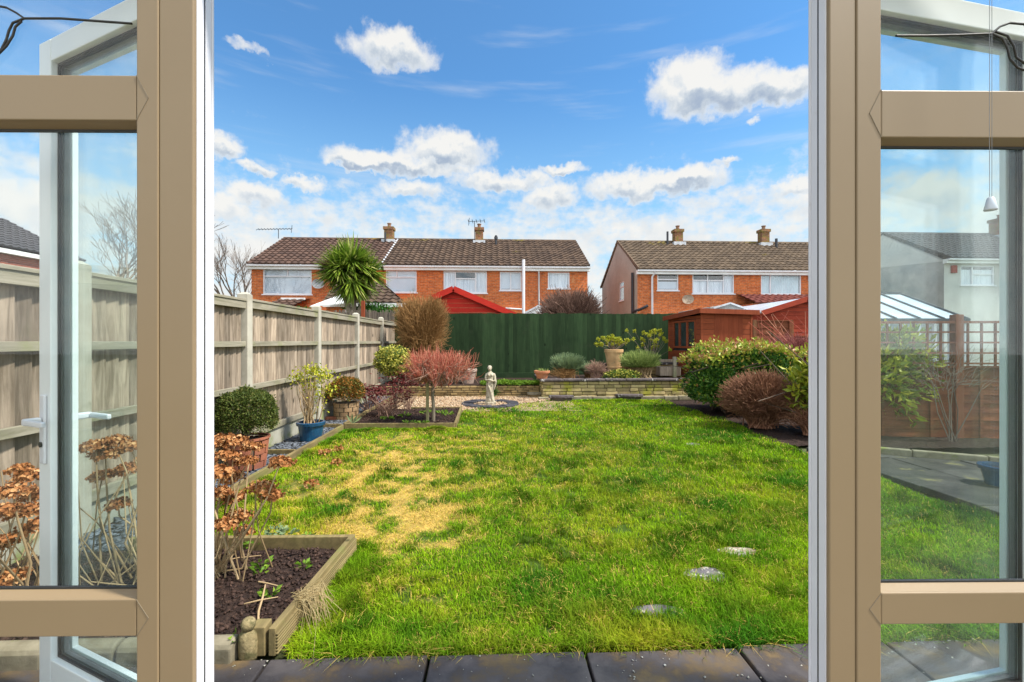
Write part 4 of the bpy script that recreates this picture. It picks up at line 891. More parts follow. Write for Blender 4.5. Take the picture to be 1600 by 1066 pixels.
for i, (px, py, lab) in enumerate([(637, 585, 'dark red leafed plant under the umbrella shrub, nearer the corner'), (575, 600, 'dark red leafed plant against the timber fence beyond the block pot')]):
    Y = 7.9 if i == 0 else 7.7; c = np.array([PX(px, Y), Y, 0]); root = thing('red_leaf_plant', tuple(c), lab, 'plant', 'dark red leafed plants'); g_ = np.random.default_rng(30+i); n = 300
    z = PZ(px, py+10, Y); C = c+g_.normal(size=(n, 3))*[.16, .1, .06]+[0, 0, z]; V, Fc = leaves(C, g_.normal(size=(n, 3))*[1, 1, .3], .07, .03); mk('foliage', V, Fc, M_redleaf, root)
    e_ = C[:20]; V, Fc = tubes(np.stack([np.tile(c, (20, 1))+g_.normal(size=(20, 3))*[.04, .04, 0], (c+e_)/2, e_], 1), np.tile([.005, .004, .003], (20, 1)), 4); mk('stems', V, Fc, M_twpink, root)
# weeds in the middle bed
for i, (px, py) in enumerate([(605, 655), (632, 650), (660, 662), (640, 662), (690, 645), (700, 648), (665, 645)]):
    tuft('weed', ['weed left in the middle bed below the red stems', 'weed behind the first in the middle bed', 'weed at the foot of the stake', 'weed at the front board of the middle bed', 'weed near the back board right of the trunk', 'weed in the right corner of the middle bed', 'weed just left of the trunk base'][i], G(px, py, .05), .08, 50, .05, .02, M_ground, 60+i, .4, 'weeds in the middle bed')
# ground cover on the low wall
g_ = np.random.default_rng(2); n = 6000; x = g_.uniform(PX(752, 10.2), PX(843, 10.2), n); y = g_.uniform(9.98, 10.6, n); z = .25+.10*fbm(x*4, y*4, 2)*g_.uniform(.2, 1, n)
k = (x > PX(800, 10.1)) | (g_.uniform(size=n) < .75); V, Fc = leaves(np.stack([x, y, z], 1)[k], g_.normal(size=(k.sum(), 3))+[0, -.3, .6], .045, .025); tag(mk('ground_cover', V, Fc, M_ground), 'fresh green trailing plants along the top of the low wall', 'ground cover', kind='stuff')
c = np.array([PX(772, 9.95), 9.93, 0.08]); root = thing('wall_fern', tuple(c), 'small green fern growing from the low wall beside the statue', 'plant'); V, Fc = leaves(np.tile(c, (120, 1))+g_.normal(size=(120, 3))*[.06, .02, .07], g_.normal(size=(120, 3)), .06, .025); mk('foliage', V, Fc, M_con, root)
# lavenders and planter plants
def lavender(name, label, px, Y, zb, w_, h, m, seed, n=1500):
    c = np.array([PX(px, Y), Y, zb]); root = thing(name, tuple(c), label, 'shrub', None); g_ = np.random.default_rng(seed)
    a = g_.uniform(0, 2*pi, n); ro = np.sqrt(g_.uniform(size=n)); tip = c+np.stack([w_*ro*np.cos(a), w_*.7*ro*np.sin(a), h*(1-.2*ro**2)*g_.uniform(.6, 1.14, n)], 1)
    b = c+(tip-c)*[.55, .55, .0]+[0, 0, h*.45]; V, Fc = tubes(np.stack([b, (b+tip)/2+g_.normal(size=(n, 3))*.012, tip], 1), np.tile([.005, .005, .002], (n, 1))); mk('shoots', V, Fc, m, root)
    q = 2600; t = g_.uniform(.1, 1, q)[:, None]; k = g_.choice(n, q); C = b[k]*(1-t)+tip[k]*t; V, Fc = leaves(C, unit(tip[k]-b[k])+g_.normal(size=(q, 3))*.5, .045, .009); mk('foliage', V, Fc, m, root)
    q = 110; k = g_.choice(n, q); b0 = c+g_.normal(size=(q, 3))*[w_*.2, w_*.2, 0]; V, Fc = tubes(np.stack([b0, (b0+b[k])/2+g_.normal(size=(q, 3))*.03, b[k]+g_.normal(size=(q, 3))*.02], 1), np.tile([.008, .006, .004], (q, 1)), 4); mk('stems', V, Fc, M_twpale if seed == 2 else M_twgold, root)
lavender('lavender', 'grey green lavender bush near the left end of the planter', 887, 10.0, .36, .42, .56, M_lav, 1)
lavender('lavender', 'taller fresh green lavender bush right of the terracotta pot', 1000, 10.1, .36, .50, .62, M_lav2, 2)
lavender('lavender', 'sparse grey lavender behind the brown twigs in the planter', 921, 10.3, .36, .26, .36, M_lav, 4, 350)
c = np.array([PX(931, 9.95), 9.95, .36]); twig_shrub('twiggy_plant', 'tangle of bare brown twigs between the two lavender bushes', 'shrub', c, c+[0, 0, .22], (.30, .2, .24), 420, M_twpink, r0=.006, r1=.003, seed=9)
c = np.array([PX(880, 9.85), 9.83, .36]); twig_shrub('dead_stems', 'bare twigs sprawling at the foot of the left lavender', 'shrub', c, c+[0, 0, .12], (.40, .15, .2), 260, M_twgold, r0=.006, r1=.003, seed=19)
c = np.array([PX(972, 9.85), 9.85, .36]); root = thing('variegated_plant', tuple(c), 'low mound of variegated leaves at the front of the planter', 'plant'); leafy('', c, c+[0, 0, .07], (.40, .14, .15), 1500, .05, .03, M_var, root, 23, shell=.8); leafy('', c, c+[0, 0, .07], (.38, .12, .13), 900, .05, .03, M_laurel, root, 24, shell=.8, partname='green_foliage')

# laurel hedge on the right
c = np.array([4.32, 7.75, 0.0]); root = thing('evergreen_hedge', tuple(c), 'dense glossy green hedge with pink tinged tips in front of the shed', 'hedge')
leafy('', c, c+[0, 0, .53], (.82, .70, .56), 30000, .056, .032, M_laurel, root, 31, shell=.4, box=.2, lumps=.13)
leafy('', c, c+[0, 0, .60], (.84, .70, .62), 1500, .07, .04, M_laurelt, root, 32, shell=.1, box=.35, partname='young_tips')
o = root.children[-1]
leafy('', c, c+[-.50, -.25, .42], (.38, .5, .42), 10000, .054, .032, M_laurel, root, 33, shell=.4, lumps=.1, partname='foliage')
g_ = np.random.default_rng(31); n = 1700; x = c[0]+g_.uniform(-.86, .9, n); y = c[1]+g_.uniform(-.75, .6, n); z = 1.08+.09*fbm(x*4, y*4, 7)*g_.uniform(0, 2, n)-.26*np.abs(x-c[0]-.1)**2
V, Fc = leaves(np.stack([x, y, z], 1), g_.normal(size=(n, 3))+[0, 0, .9], .07, .042); mk('young_tips', V, Fc, M_laurelt, root)
V, Fc = tubes(c+np.stack([g_.normal(size=(40, 3))*[.2, .2, 0], g_.normal(size=(40, 3))*[.4, .35, .1]+[0, 0, .5], g_.normal(size=(40, 3))*[.5, .45, .15]+[0, 0, .8]], 1), np.tile([.02, .015, .008], (40, 1)), 5); mk('branches', V, Fc, M_bark, root)
# round brown twig shrub
c = np.array([PX(1190, 6.25), 6.25, 0.]); twig_shrub('round_shrub', 'round dense reddish brown twiggy shrub in front of the green hedge', 'shrub', c, c+[0, 0, .33], (.57, .50, .47), 10500, M_twbrown, r0=.006, r1=.0028, seed=12, upbias=0, inner=.45)
# aucuba behind the right frame
c = np.array([4.75, 5.75, 0.]); root = thing('spotted_laurel', tuple(c), 'yellow green shrub with broad leaves behind the right door frame', 'shrub')
leafy('', c, c+[.34, 0, .78], (.74, .45, .58), 5600, .13, .05, M_auc, root, 41, shell=.6, hemi=False, lumps=.2); leafy('', c, c+[-.34, .0, .5], (.42, .4, .50), 1500, .13, .05, M_auc, root, 42, shell=.6, partname='foliage', lumps=.2)
V, Fc = tubes(c+np.stack([g_.normal(size=(30, 3))*[.15, .1, 0], g_.normal(size=(30, 3))*[.35, .15, .1]+[-.15, 0, .45], g_.normal(size=(30, 3))*[.5, .25, .2]+[-.15, 0, .8]], 1), np.tile([.016, .01, .005], (30, 1)), 5); mk('stems', V, Fc, M_bark, root)
c = np.array([PX(1262, 5.7), 5.7, 0.]); twig_shrub('dry_shrub', 'low tangle of dry brown stems at the foot of the yellow green shrub', 'shrub', c, c+[0, 0, .18], (.32, .25, .25), 700, M_twbrown, r0=.006, r1=.003, seed=14)
# dogwood behind the hedge
c = np.array([PX(1240, 9.6), 9.6, 0.]); root, tip, d = twig_shrub('dogwood', 'purplish red bare dogwood rising behind the green hedge', 'shrub', c, c+[0, 0, .85], (.85, .6, .55), 3800, twigm('dogwood_twig', [(0, (.20, .06, .055)), (1, (.38, .14, .12))]), r0=.007, r1=.003, seed=15)
g_ = np.random.default_rng(12); n = 26; e_ = c+np.stack([g_.uniform(-1., .8, n), g_.normal(size=n)*.2, g_.uniform(1.4, 1.95, n)], 1); b_ = c+[0, 0, .6]+g_.normal(size=(n, 3))*[.4, .2, .1]
V, Fc = tubes(np.stack([b_, (b_+e_)/2+g_.normal(size=(n, 3))*.06, e_], 1), np.tile([.008, .006, .004], (n, 1)), 4); mk('long_shoots', V, Fc, M_twred, root)
# climbing bare stems on the right fence
c = np.array([5.55, 5.15, 0.]); twig_shrub('bare_climber', 'bare grey stems sprawling against the right fence', 'shrub', c, c+[-.1, 0, .75], (.75, .15, .6), 90, M_twgrey, r0=.005, r1=.002, seed=16, inner=.3)

# ------------------------------------------------------------------ shed
cx, cy = PX(1096, 10.0), 10.0; rz = R(4)
root = localthing('garden_shed', (cx, cy, 0), 'reddish brown wooden garden shed with three narrow windows', 'shed', rz=rz)
SW, SD, HF, HB = 1.22, 1.6, 1.93, 1.84     # width, depth, front and back height
lap = MB(); lap2 = MB(); n = 15
for k in range(n):     # shiplap on the left side (x = 0 plane) with a window opening
    z0, z1 = k*.125, (k+1)*.125-.006
    zt0 = min(z1, HB-.02)
    wz0, wz1 = PZ(1075, 541, 10.8), PZ(1075, 504, 10.8)
    segs = [(.0, SD)] if (z1 < wz0 or z0 > wz1) else [(.0, .22), (1.36, SD)]
    for a, b in segs: lap.box(-.012, .02, a, b, z0, max(zt0, z0+.02))
    lap2.box(0, SW, -.012, .02, z0, min(z1, HF-.02))
lap.build('side_cladding', M_shed, root, bevel=.003); lap2.build('front_cladding', M_shed, root, bevel=.003)
MB().box(.021, SW, .021, SD, 0, HB-.03).build('inner_wall', M_inside, root)
dv = MB()
for k in range(6): dv.box(.302+k*.116, .302+k*.116+.112, -.016, .02, .04, HF-.06)
dv.build('door', M_shedv, root, bevel=.003)
fr = MB()
for y0 in (.22, .22+.38, .22+.76, 1.30): fr.box(-.024, .015, y0, y0+.06, wz0, wz1)
fr.box(-.024, .015, .22, 1.36, wz0-.05, wz0); fr.box(-.024, .015, .22, 1.36, wz1, wz1+.05); fr.build('window_frame', M_shed, root, bevel=.003)
for k in range(3): MB().box(-.004, .004, .28+k*.38+.002, .60+k*.38-.004, wz0+.002, wz1-.002).build('window_pane', M_hglass, root)
for (a, b, c_, d_) in ((-.018, .03, -.02, .03), (-.018, .03, SD-.03, SD+.01), (SW-.03, SW+.012, -.02, .03)): MB().box(a, b, c_, d_, 0, HB).build('corner_post', M_shed, root)
V = [(-.1, -.12, HF), (SW+.1, -.12, HF-.02), (SW+.1, SD+.1, HB), (-.1, SD+.1, HB), (-.1, -.12, HF+.03), (SW+.1, -.12, HF+.01), (SW+.1, SD+.1, HB+.03), (-.1, SD+.1, HB+.03)]
mk('roof', V, [(0, 3, 2, 1), (4, 5, 6, 7), (0, 1, 5, 4), (1, 2, 6, 5), (2, 3, 7, 6), (3, 0, 4, 7)], M_felt, root)
b = MB(); b.beam((-.115, -.13, HF-.02), (-.115, SD+.11, HB-.02), .02, .11); b.beam((-.11, -.13, HF-.02), (SW+.11, -.13, HF-.05), .02, .11); b.build('bargeboard', M_shedv, root, bevel=.003)
# post and timber box left of the shed
c = PX(1037, 10.9); root = thing('timber_box', (c, 10.55, .4), 'rough grey timber box between the planter and the shed', 'box')
MB().box(c-.28, c+.22, 10.4, 10.7, .41, .62).build('boards', M_fence, root); MB().box(c+.02, c+.09, 10.34, 10.40, .38, .86).build('post', M_rail, root); MB().box(c-.30, c+.26, 10.38, 10.43, .74, .80).build('rail', M_fence, root)

# ------------------------------------------------------------------ right-hand fences
def lapfence(name, label, p0, p1, z0, z1, m, posts=(), posth=0, trel=0, postm=None, n=9):
    p0 = np.array([p0[0], p0[1], 0.]); p1 = np.array([p1[0], p1[1], 0.]); d = p1-p0; L = np.linalg.norm(d); d /= L; s = np.array([d[1], -d[0], 0])
    if s[1] > 0: s = -s
    root = thing(name, tuple((p0+p1)/2), label, 'fence'); mb = MB(); hh_ = (z1-z0)/n; g = random.Random(5)
    for k in range(n):
        z = z0+k*hh_; V = []
        for (a, o1, o2) in ((0, .004, .02), (L, .004, .02)):
            w0 = g.uniform(-.006, .006)
            V += [p0+d*a+s*(o2)+[0, 0, z+w0], p0+d*a+s*o1+[0, 0, z+hh_+.015+w0], p0+d*a-s*.0+[0, 0, z+hh_+.015+w0], p0+d*a+s*(o2-.008)+[0, 0, z+w0]]
        mb.add(V, [(0, 4, 5, 1), (1, 5, 6, 2), (2, 6, 7, 3), (3, 7, 4, 0), (0, 1, 2, 3), (4, 7, 6, 5)])
    mb.build('panel', m, root)
    bt = MB(); k = 0.0
    while k < L+.01: bt.fbox(p0, d, s, k-.018, k+.018, .021, .036, z0, z1); k += L/max(1, round(L/.6))
    bt.build('batten', m, root); MB().fbox(p0, d, s, 0, L, -.015, .045, z1+.015, z1+.04).build('cap_rail', m, root)
    for q in posts: MB().fbox(p0, d, s, q-.045, q+.045, -.05, .05, -.1, posth).build('post', postm or m, root, bevel=.004)
    if trel:
        tr = MB(); k = 0
        while k < L: tr.fbox(p0, d, s, k, k+.022, 0, .018, z1+.041, trel-.001); k += .155
        z = z1+.06
        while z < trel-.02: tr.fbox(p0, d, s, 0, L, .0185, .034, z, z+.022); z += .13
        tr.fbox(p0, d, s, 0, L, -.006, .04, trel, trel+.03); tr.build('trellis', M_trel, root)
    return root
lapfence('trellis_fence', 'low lap fence with square trellis top beyond the right side pane', (4.38, 5.58), (8.3, 5.0), .02, .88, M_lap, posts=(.0, 1.44, 3.27), posth=1.56, trel=1.45, postm=M_trel, n=8)
lapfence('lap_fence', 'rust brown lap fence panel between shed and red gabled garage', (PX(1178, 11.6), 11.6), (PX(1238, 11.6)+.0, 11.6), .1, PZ(1200, 503, 11.6), M_lap, posts=(0, .98), posth=PZ(1200, 500, 11.6), n=10)
lapfence('lap_fence', 'lower lap fence right of the rust brown panel behind the dogwood', (PX(1243, 11.6), 11.6), (9.8, 11.6), .1, PZ(1250, 527, 11.6), M_lap, n=9)
# kerb in front of the right bed
k0, k1 = G(1372, 708), G(1557, 724); d = (k1-k0); L0 = np.linalg.norm(d); d /= L0; nrm_ = np.array([-d[1], d[0], 0])
mb = MB(); q = -.3
while q < 3.4: mb.fbox(k0, d, nrm_, q, q+.59, 0, .07, -.05, .06); q += .6
tag(mb.build('kerb', M_kerb, bevel=.01), kind='structure')
c = G(1562, 758); root = thing('blue_bowl', (c[0], c[1], 0), 'dark blue glazed pot on the wet paving at the far right', 'pot'); pot_shell('', (c[0], c[1], 0), .09, .125, .17, M_blue, root); soil_disc((c[0], c[1], .135), .105, root)

# ------------------------------------------------------------------ houses
def rooftiles(mb, x0, x1, ye, ze, yr, zr, tw=.30, rows=12, amp=.05, lift=.05):
    sl_ = np.array([0, yr-ye, zr-ze]); L = np.linalg.norm(sl_); sl_ /= L; nrm = np.array([0, -sl_[2], sl_[1]]);
    if nrm[2] < 0: nrm = -nrm
    nt_ = max(1, int(round((x1-x0)/tw))); S = 6; xs = np.linspace(x0, x1, nt_*S+1); ph = np.linspace(0, nt_*2*pi, nt_*S+1)
    prof = amp*np.clip(.5+.5*np.cos(ph), 0, 1)**1.5
    for r in range(rows):
        t0, t1 = L*r/rows, L*(r+1)/rows+.03
        n0 = len(mb.V)
        for (t, l, pm) in ((t0, .0, 0), (t0, lift, 1), (min(t1, L), .004, 1)):
            for x, p in zip(xs, prof): v = np.array([x, ye, ze])+sl_*t+nrm*(l+p*pm); mb.V.append(tuple(v))
        m_ = len(xs)
        for j in range(2):
            for i in range(m_-1): a = n0+j*m_+i; mb.F.append((a, a+1, a+1+m_, a+m_))
def wallopen(mb, x0, x1, z0, z1, Y, ops, depth=.09, axis='x'):
    xs = sorted({x0, x1, *[o[0] for o in ops], *[o[1] for o in ops]}); zs = sorted({z0, z1, *[o[2] for o in ops], *[o[3] for o in ops]})
    f = (lambda x, y, z: (x, y, z)) if axis == 'x' else (lambda x, y, z: (y, x, z))
    for i in range(len(xs)-1):
        for j in range(len(zs)-1):
            cx_, cz_ = (xs[i]+xs[i+1])/2, (zs[j]+zs[j+1])/2
            if any(o[0] < cx_ < o[1] and o[2] < cz_ < o[3] for o in ops): continue
            mb.quad(f(xs[i], Y, zs[j]), f(xs[i+1], Y, zs[j]), f(xs[i+1], Y, zs[j+1]), f(xs[i], Y, zs[j+1]))
    for (a, b, c, d) in ops:
        y2 = Y+depth
        mb.quad(f(a, Y, c), f(a, Y, d), f(a, y2, d), f(a, y2, c)); mb.quad(f(b, Y, d), f(b, Y, c), f(b, y2, c), f(b, y2, d))
        mb.quad(f(a, Y, d), f(b, Y, d), f(b, y2, d), f(a, y2, d)); mb.quad(f(a, Y, c), f(a, y2, c), f(b, y2, c), f(b, Y, c))
def window(root, a, b, c, d, Y, bars=(), tbars=(), tops=(), th=.0, curt=None, curts=None, axis='x', fw=.055):
    """a..b across, c..d up; bars: fractions of vertical mullions; tops: list of (f0, f1) spans with a toplight of height th"""
    Wd, H = b-a, d-c
    def bx(mb, x0, x1, y0, y1, z0, z1):
        if axis == 'x': mb.box(x0, x1, y0, y1, z0, z1)
        else: mb.box(y0, y1, x0, x1, z0, z1)
    fm = MB(); y0, y1 = Y+.02, Y+.085
    bx(fm, a, b, y0, y1, c, c+fw); bx(fm, a, b, y0, y1, d-fw, d); bx(fm, a, a+fw, y0, y1, c+fw, d-fw); bx(fm, b-fw, b, y0, y1, c+fw, d-fw)
    for f in bars: bx(fm, a+Wd*f-fw/2, a+Wd*f+fw/2, y0+.001, y1, c+fw, d-fw)
    for f in tbars: bx(fm, a+Wd*f-fw/2, a+Wd*f+fw/2, y0+.001, y1, d-th+fw/2, d-fw)
    for (f0, f1) in tops: bx(fm, a+Wd*f0+fw*.5, a+Wd*f1-fw*.5, y0+.002, y1-.001, d-th-fw/2, d-th+fw/2)
    o = fm.build('window', M_white, root)
    s = MB(); bx(s, a-.05, b+.05, Y-.05, Y+.02, c-.05, c-.001); s.build('sill', M_white, o)
    g_ = MB(); bx(g_, a+fw*.5, b-fw*.5, Y+.05, Y+.056, c+fw*.5, d-fw*.5); g_.build('pane', M_hglass, o)
    i_ = MB(); bx(i_, a-.02, b+.02, Y+.6, Y+.62, c-.02, d+.02); bx(i_, a-.03, a-.02, Y+.1, Y+.62, c, d); bx(i_, b+.02, b+.03, Y+.1, Y+.62, c, d); i_.build('room', M_inside, o)
    for (f0, f1, g0, g1, m) in (curts or []):   # curtain with real folds
        n = max(8, int((f1-f0)*Wd/.03)); xs = np.linspace(a+Wd*f0, a+Wd*f1, n); yy = Y+.10+.014*np.sin(np.arange(n)*1.9)*(0 if m is M_blind else 1); V = []
        for z in (c+H*g0, c+H*g1):
            for x, y in zip(xs, yy): V.append((x, y, z) if axis == 'x' else (y, x, z))
        mk('curtain', V, [(i, i+1, n+i+1, n+i) for i in range(n-1)], m, o)
    return o
def chimney(root, x, y, w_, z0, z1, pots=1, potm=None):
    mb = MB().box(x-w_/2, x+w_/2, y-w_*.45, y+w_*.45, z0, z1-.16).box(x-w_/2-.05, x+w_/2+.05, y-w_*.45-.05, y+w_*.45+.05, z1-.159, z1)
    o = mb.build('chimney', M_chim, root)
    MB().box(x-w_/2-.12, x+w_/2+.12, y-w_*.45-.12, y+w_*.45+.1, z0+.15, z0+.36).build('flashing', M_flash, o)
    V, Fc = lathe([(.10, 0), (.09, .18), (.12, .19), (.12, .23), (.001, .23)], (x, y, z1), 12); mk('chimney_pot', V, Fc, M_pot, o)
def yagi(root, base, z1, a, n=12, L=1.6, m=None):
    mb = MB(); b = np.array(base, float); t = np.array([b[0], b[1], z1]); mb.tube([b, t], .02, 5); a = np.array(a, float); a /= np.linalg.norm(a); s = np.array([-a[1], a[0], 0])
    p0 = t-a*L*.62; p1 = t+a*L*.38; mb.tube([p0, p1], .014, 4)
    for k in range(n): q = p0+(p1-p0)*k/(n-1); mb.tube([q-s*.12+[0, 0, -.07], q+s*.12+[0, 0, .07]], .016, 4)
    mb.tube([p1+[0, 0, -.22], p1+[0.04, 0, .2]], .014, 4); mb.build('aerial', M_dark, root)
def pipe(root, pts, r, m, name='downpipe'): mb = MB(); mb.tube(pts, r, 8); return mb.build(name, m, root, smooth=True)
def dish(root, c, r, m):
    mb = MB(); prof = [(.001, .05), (r*.5, .035), (r*.85, .012), (r, 0)]; V = []; n = 18
    for (q, dp) in prof:
        for k in range(n): V.append((c[0]+q*cos(2*pi*k/n)*1.1, c[1]+dp, c[2]+q*sin(2*pi*k/n)*.85))
    Fc = [(j*n+k, j*n+(k+1) % n, (j+1)*n+(k+1) % n, (j+1)*n+k) for j in range(3) for k in range(n)]
    mb.add(V, Fc); mb.tube([(c[0], c[1]+.04, c[2]-.1), (c[0]+.02, c[1]-.28, c[2]-.16)], .015, 5); mb.tube([(c[0], c[1]+.05, c[2]), (c[0], c[1]+.3, c[2]-.05)], .025, 6); mb.build('satellite_dish', m, root)

HY = 22.0; RY = 25.5; EZ = PZ(650, 416, HY); RZ = PZ(660, 375, RY); BY = 29.2
def terrace(root, x0, x1, wm, rm, ops, gable_l=None, gable_r=None, ez=EZ, rz=RZ, gops=(), HY=HY, RY=RY, BY=BY, rows=12):
    mb = MB(); wallopen(mb, x0, x1, -.1, ez-.02, HY, ops); mb.build('front_wall', wm, root)
    MB().quad((x0, BY, 0), (x1, BY, 0), (x1, BY, ez), (x0, BY, ez)).build('back_wall', wm, root)
    for xg, m in ((x0, gable_l), (x1, gable_r)):
        if m is None: continue
        g_ = MB(); wallopen(g_, HY+.001, BY-.001, -.1, ez-.02, xg, gops if m is gable_l and xg == x0 else (), axis='y'); g_.add([(xg, HY, ez-.02), (xg, BY, ez-.02), (xg, RY, rz-.06)], [(0, 1, 2)]); g_.build('gable_wall', m, root)
    t = MB(); rooftiles(t, x0-.06, x1+.06, HY-.3, ez-.0, RY, rz, rows=rows); rooftiles(t, x0-.06, x1+.06, BY+.3, ez-.0, RY, rz, rows=rows)
    t.build('roof', rm, root)
    rg = MB(); n = int((x1-x0)/.45); 
    for k in range(n): a = x0-.06+(x1-x0+.12)*k/n; b = x0-.06+(x1-x0+.12)*(k+1)/n-.01; rg.prism([(RY-.14, rz-.02), (RY-.08, rz+.07), (RY+.08, rz+.07), (RY+.14, rz-.02)], 'x', a, b)
    rg.build('ridge_tiles', rm, root)
    MB().box(x0-.08, x1+.08, HY-.22, HY-.02, ez-.22, ez-.025).build('fascia', M_trim, root)
    gt_ = MB(); gt_.prism([(HY-.34, ez-.02), (HY-.33, ez-.09), (HY-.28, ez-.11), (HY-.235, ez-.09), (HY-.225, ez-.02)], 'x', x0-.08, x1+.08); gt_.build('gutter', M_white, root)
def op(pa, pb, ya, yb): q = (pa+pb)/2; return (PX(pa, HY), PX(pb, HY), PZ(q, yb, HY), PZ(q, ya, HY))
# left pair
XA0, XM, XB1 = PX(393, HY), PX(599, HY), PX(918, HY)
W1 = op(411, 487, 420, 460); W2 = op(583, 651, 422, 457); W3 = op(693, 761, 424, 458); W4 = op(781, 815, 425, 454); W5 = op(856, 890, 426, 451)
A = thing('house', ((XA0+XM)/2, HY, 0), 'orange brick house with purple-brown roof and television aerial at the far left', 'house')
hb = XM
opsA = [W1]; terrace(A, XA0, XM-.01, M_brick, M_roofA, opsA, gable_l=M_brick)
window(A, *W1, HY, tbars=(.5,), tops=((0, 1),), th=.36, curts=[(.02, .98, .0, 1, M_blind)])
chimney(A, PX(611, RY)-.05, RY-.2, .48, RZ-.45, PZ(611, 357, RY)); yagi(A, (PX(435, RY), RY, RZ), PZ(435, 358, RY), (1, -.1, .0), L=1.95)
dish(A, (PX(497, HY-.4), HY-.4, PZ(497, 445, HY)), .27, M_dish); pipe(A, [(PX(604, RY-.3), RY-.6, RZ-.35), (PX(604, RY-.3), RY-.6, RZ+.25)], .05, M_dark, 'vent_pipe')
V = []
MB().beam((XM-.02, HY-.28, EZ+.075), (XM-.02, RY, RZ+.075), .09, .02).build('party_flashing', M_flash, A)
B = thing('house', ((XM+XB1)/2, HY, 0), 'long orange brick house with brown tiled roof, white soil pipe and five part window row', 'house')
xe_ = PX(842, HY)
terrace(B, XM+.01, XB1, M_brick, M_roofB, [(max(W2[0], XM+.12), *W2[1:]), W3, W4, W5], gable_r=M_brick)
window(B, max(W2[0], XM+.12), *W2[1:], HY, tbars=(.35,), tops=((0, 1),), th=.34, curts=[(.02, .98, .0, 1, M_blind)])
window(B, *W3, HY, bars=(.27, .74), tops=((.27, .74),), th=.36, curts=[(.02, .26, 0, 1, M_curt), (.28, .73, 0, .7, M_curt), (.75, .98, 0, 1, M_curt)])
window(B, *W4, HY, bars=(.5,), curts=[(.03, .97, .1, 1, M_blind)]); window(B, *W5, HY, bars=(), curts=[(.05, .95, 0, 1, M_curt)])
chimney(B, PX(749, RY), RY-.2, .44, RZ-.45, PZ(749, 358, RY))
pipe(B, [(PX(775, RY-.8), RY-.8, RZ-.5), (PX(775, RY-.8), RY-.8, PZ(775, 368, RY-.8))], .06, M_dark, 'vent_pipe'); pipe(B, [(PX(775, RY-.8), RY-.8, PZ(775, 374, RY-.8)), (PX(775, RY-.8), RY-.8, PZ(775, 370, RY-.8))], .1, M_dark, 'vent_cowl')
yagi(B, (PX(742, RY), RY-.42, RZ), PZ(741, 349, RY), (-1, .2, 0), n=5, L=.9)
pipe(B, [(PX(818, HY-.42), HY-.42, 0), (PX(818, HY-.42), HY-.42, PZ(818, 406, HY-.4))], .075, M_white, 'soil_pipe'); pipe(B, [(PX(842, HY-.1), HY-.1, .5), (PX(842, HY-.1), HY-.1, EZ-.15), (PX(842, HY-.28), HY-.28, EZ-.08)], .045, M_white)
pipe(B, [(PX(790, HY-.2), HY-.12, PZ(790, 482, HY)), (PX(818, HY-.2), HY-.12, PZ(818, 484, HY))], .04, M_white, 'waste_pipe')
MB().box(PX(845, HY), XB1+.004, HY-.006, HY-.003, 0, EZ-.23).F  # (kept plain)
# right terrace
RZ2 = PZ(1100, 379, RY); EZ2 = PZ(1100, 423, HY); XR0, XR1 = PX(996, HY), 19.2
W6 = op(1027, 1060, 426, 454); W7 = op(1082, 1147, 427, 459); W8 = op(1189, 1252, 428, 460)
D_ = thing('house', ((XR0+XR1)/2, HY, 0), 'orange brick house with tan roof and grey pebbledash gable end', 'house')
ga, gb = 24.3, 25.2
terrace(D_, XR0, XR1, M_brick, M_roofC, [W6, W7, W8], gable_l=M_dash, gable_r=M_dash, ez=EZ2, rz=RZ2, gops=((ga, gb, PZ(965, 470, 24.7), PZ(965, 440, 24.7)),))
window(D_, *W6, HY, tops=((0, 1),), th=.34, curts=[(.03, .97, .1, .5, M_blind)]); window(D_, *W7, HY, bars=(.37, .75), tops=((0, .37), (.37, .75)), th=.36, curts=[(.02, .35, 0, .65, M_curt), (.35, .74, 0, .65, M_curt), (.76, .98, 0, 1, M_curt)])
window(D_, *W8, HY, bars=(.24,), curts=[(.03, .97, 0, 1, M_sheet)])
window(D_, ga, gb, PZ(965, 470, 24.7), PZ(965, 440, 24.7), XR0, tops=((0, 1),), th=.3, axis='y')
for px in (1056, 1189): chimney(D_, PX(px, RY), RY-.25, .46, RZ2-.45, PZ(px, 361, RY))
pipe(D_, [(PX(1043, RY-.6), RY-.6, RZ2-.4), (PX(1043, RY-.6), RY-.6, PZ(1043, 362, RY-.6))], .06, M_dark, 'vent_pipe'); pipe(D_, [(PX(1213, RY-.8), RY-.8, RZ2-.5), (PX(1213, RY-.8), RY-.8, PZ(1213, 373, RY-.8))], .07, M_dark, 'vent_pipe')
pipe(D_, [(PX(1019, HY-.08), HY-.08, 0), (PX(1019, HY-.08), HY-.08, EZ2-.35), (PX(1024, HY-.28), HY-.28, EZ2-.08)], .055, M_white)
pipe(D_, [(XR0-.1, 22.5, .8), (XR0-.1, 22.5, EZ2-.05)], .07, M_dark, 'soil_pipe'); pipe(D_, [(XR0-.1, 22.4, PZ(985, 487, 22.3)), (PX(1000, HY-.12), HY-.12, PZ(1000, 484, HY)), (PX(1012, HY-.12), HY-.12, PZ(1012, 478, HY))], .07, M_dark, 'waste_pipe')
dish(D_, (PX(1075, HY-.4), HY-.4, PZ(1075, 469, HY)), .27, M_dishr)
MB().box(PX(1262, HY), PX(1270, HY), HY-.08, HY-.004, PZ(1265, 440, HY), PZ(1265, 430, HY)).build('alarm_box', M_trim, D_, bevel=.02)
MB().beam((XR0-.03, HY-.3, EZ2+.02), (XR0-.03, RY, RZ2+.01), .05, .14).beam((XR0-.03, BY+.3, EZ2+.02), (XR0-.03, RY, RZ2+.01), .05, .14).build('verge', simple('verge_mortar', (.20, .13, .09), (.12, .09, .06), rough=.9), D_)
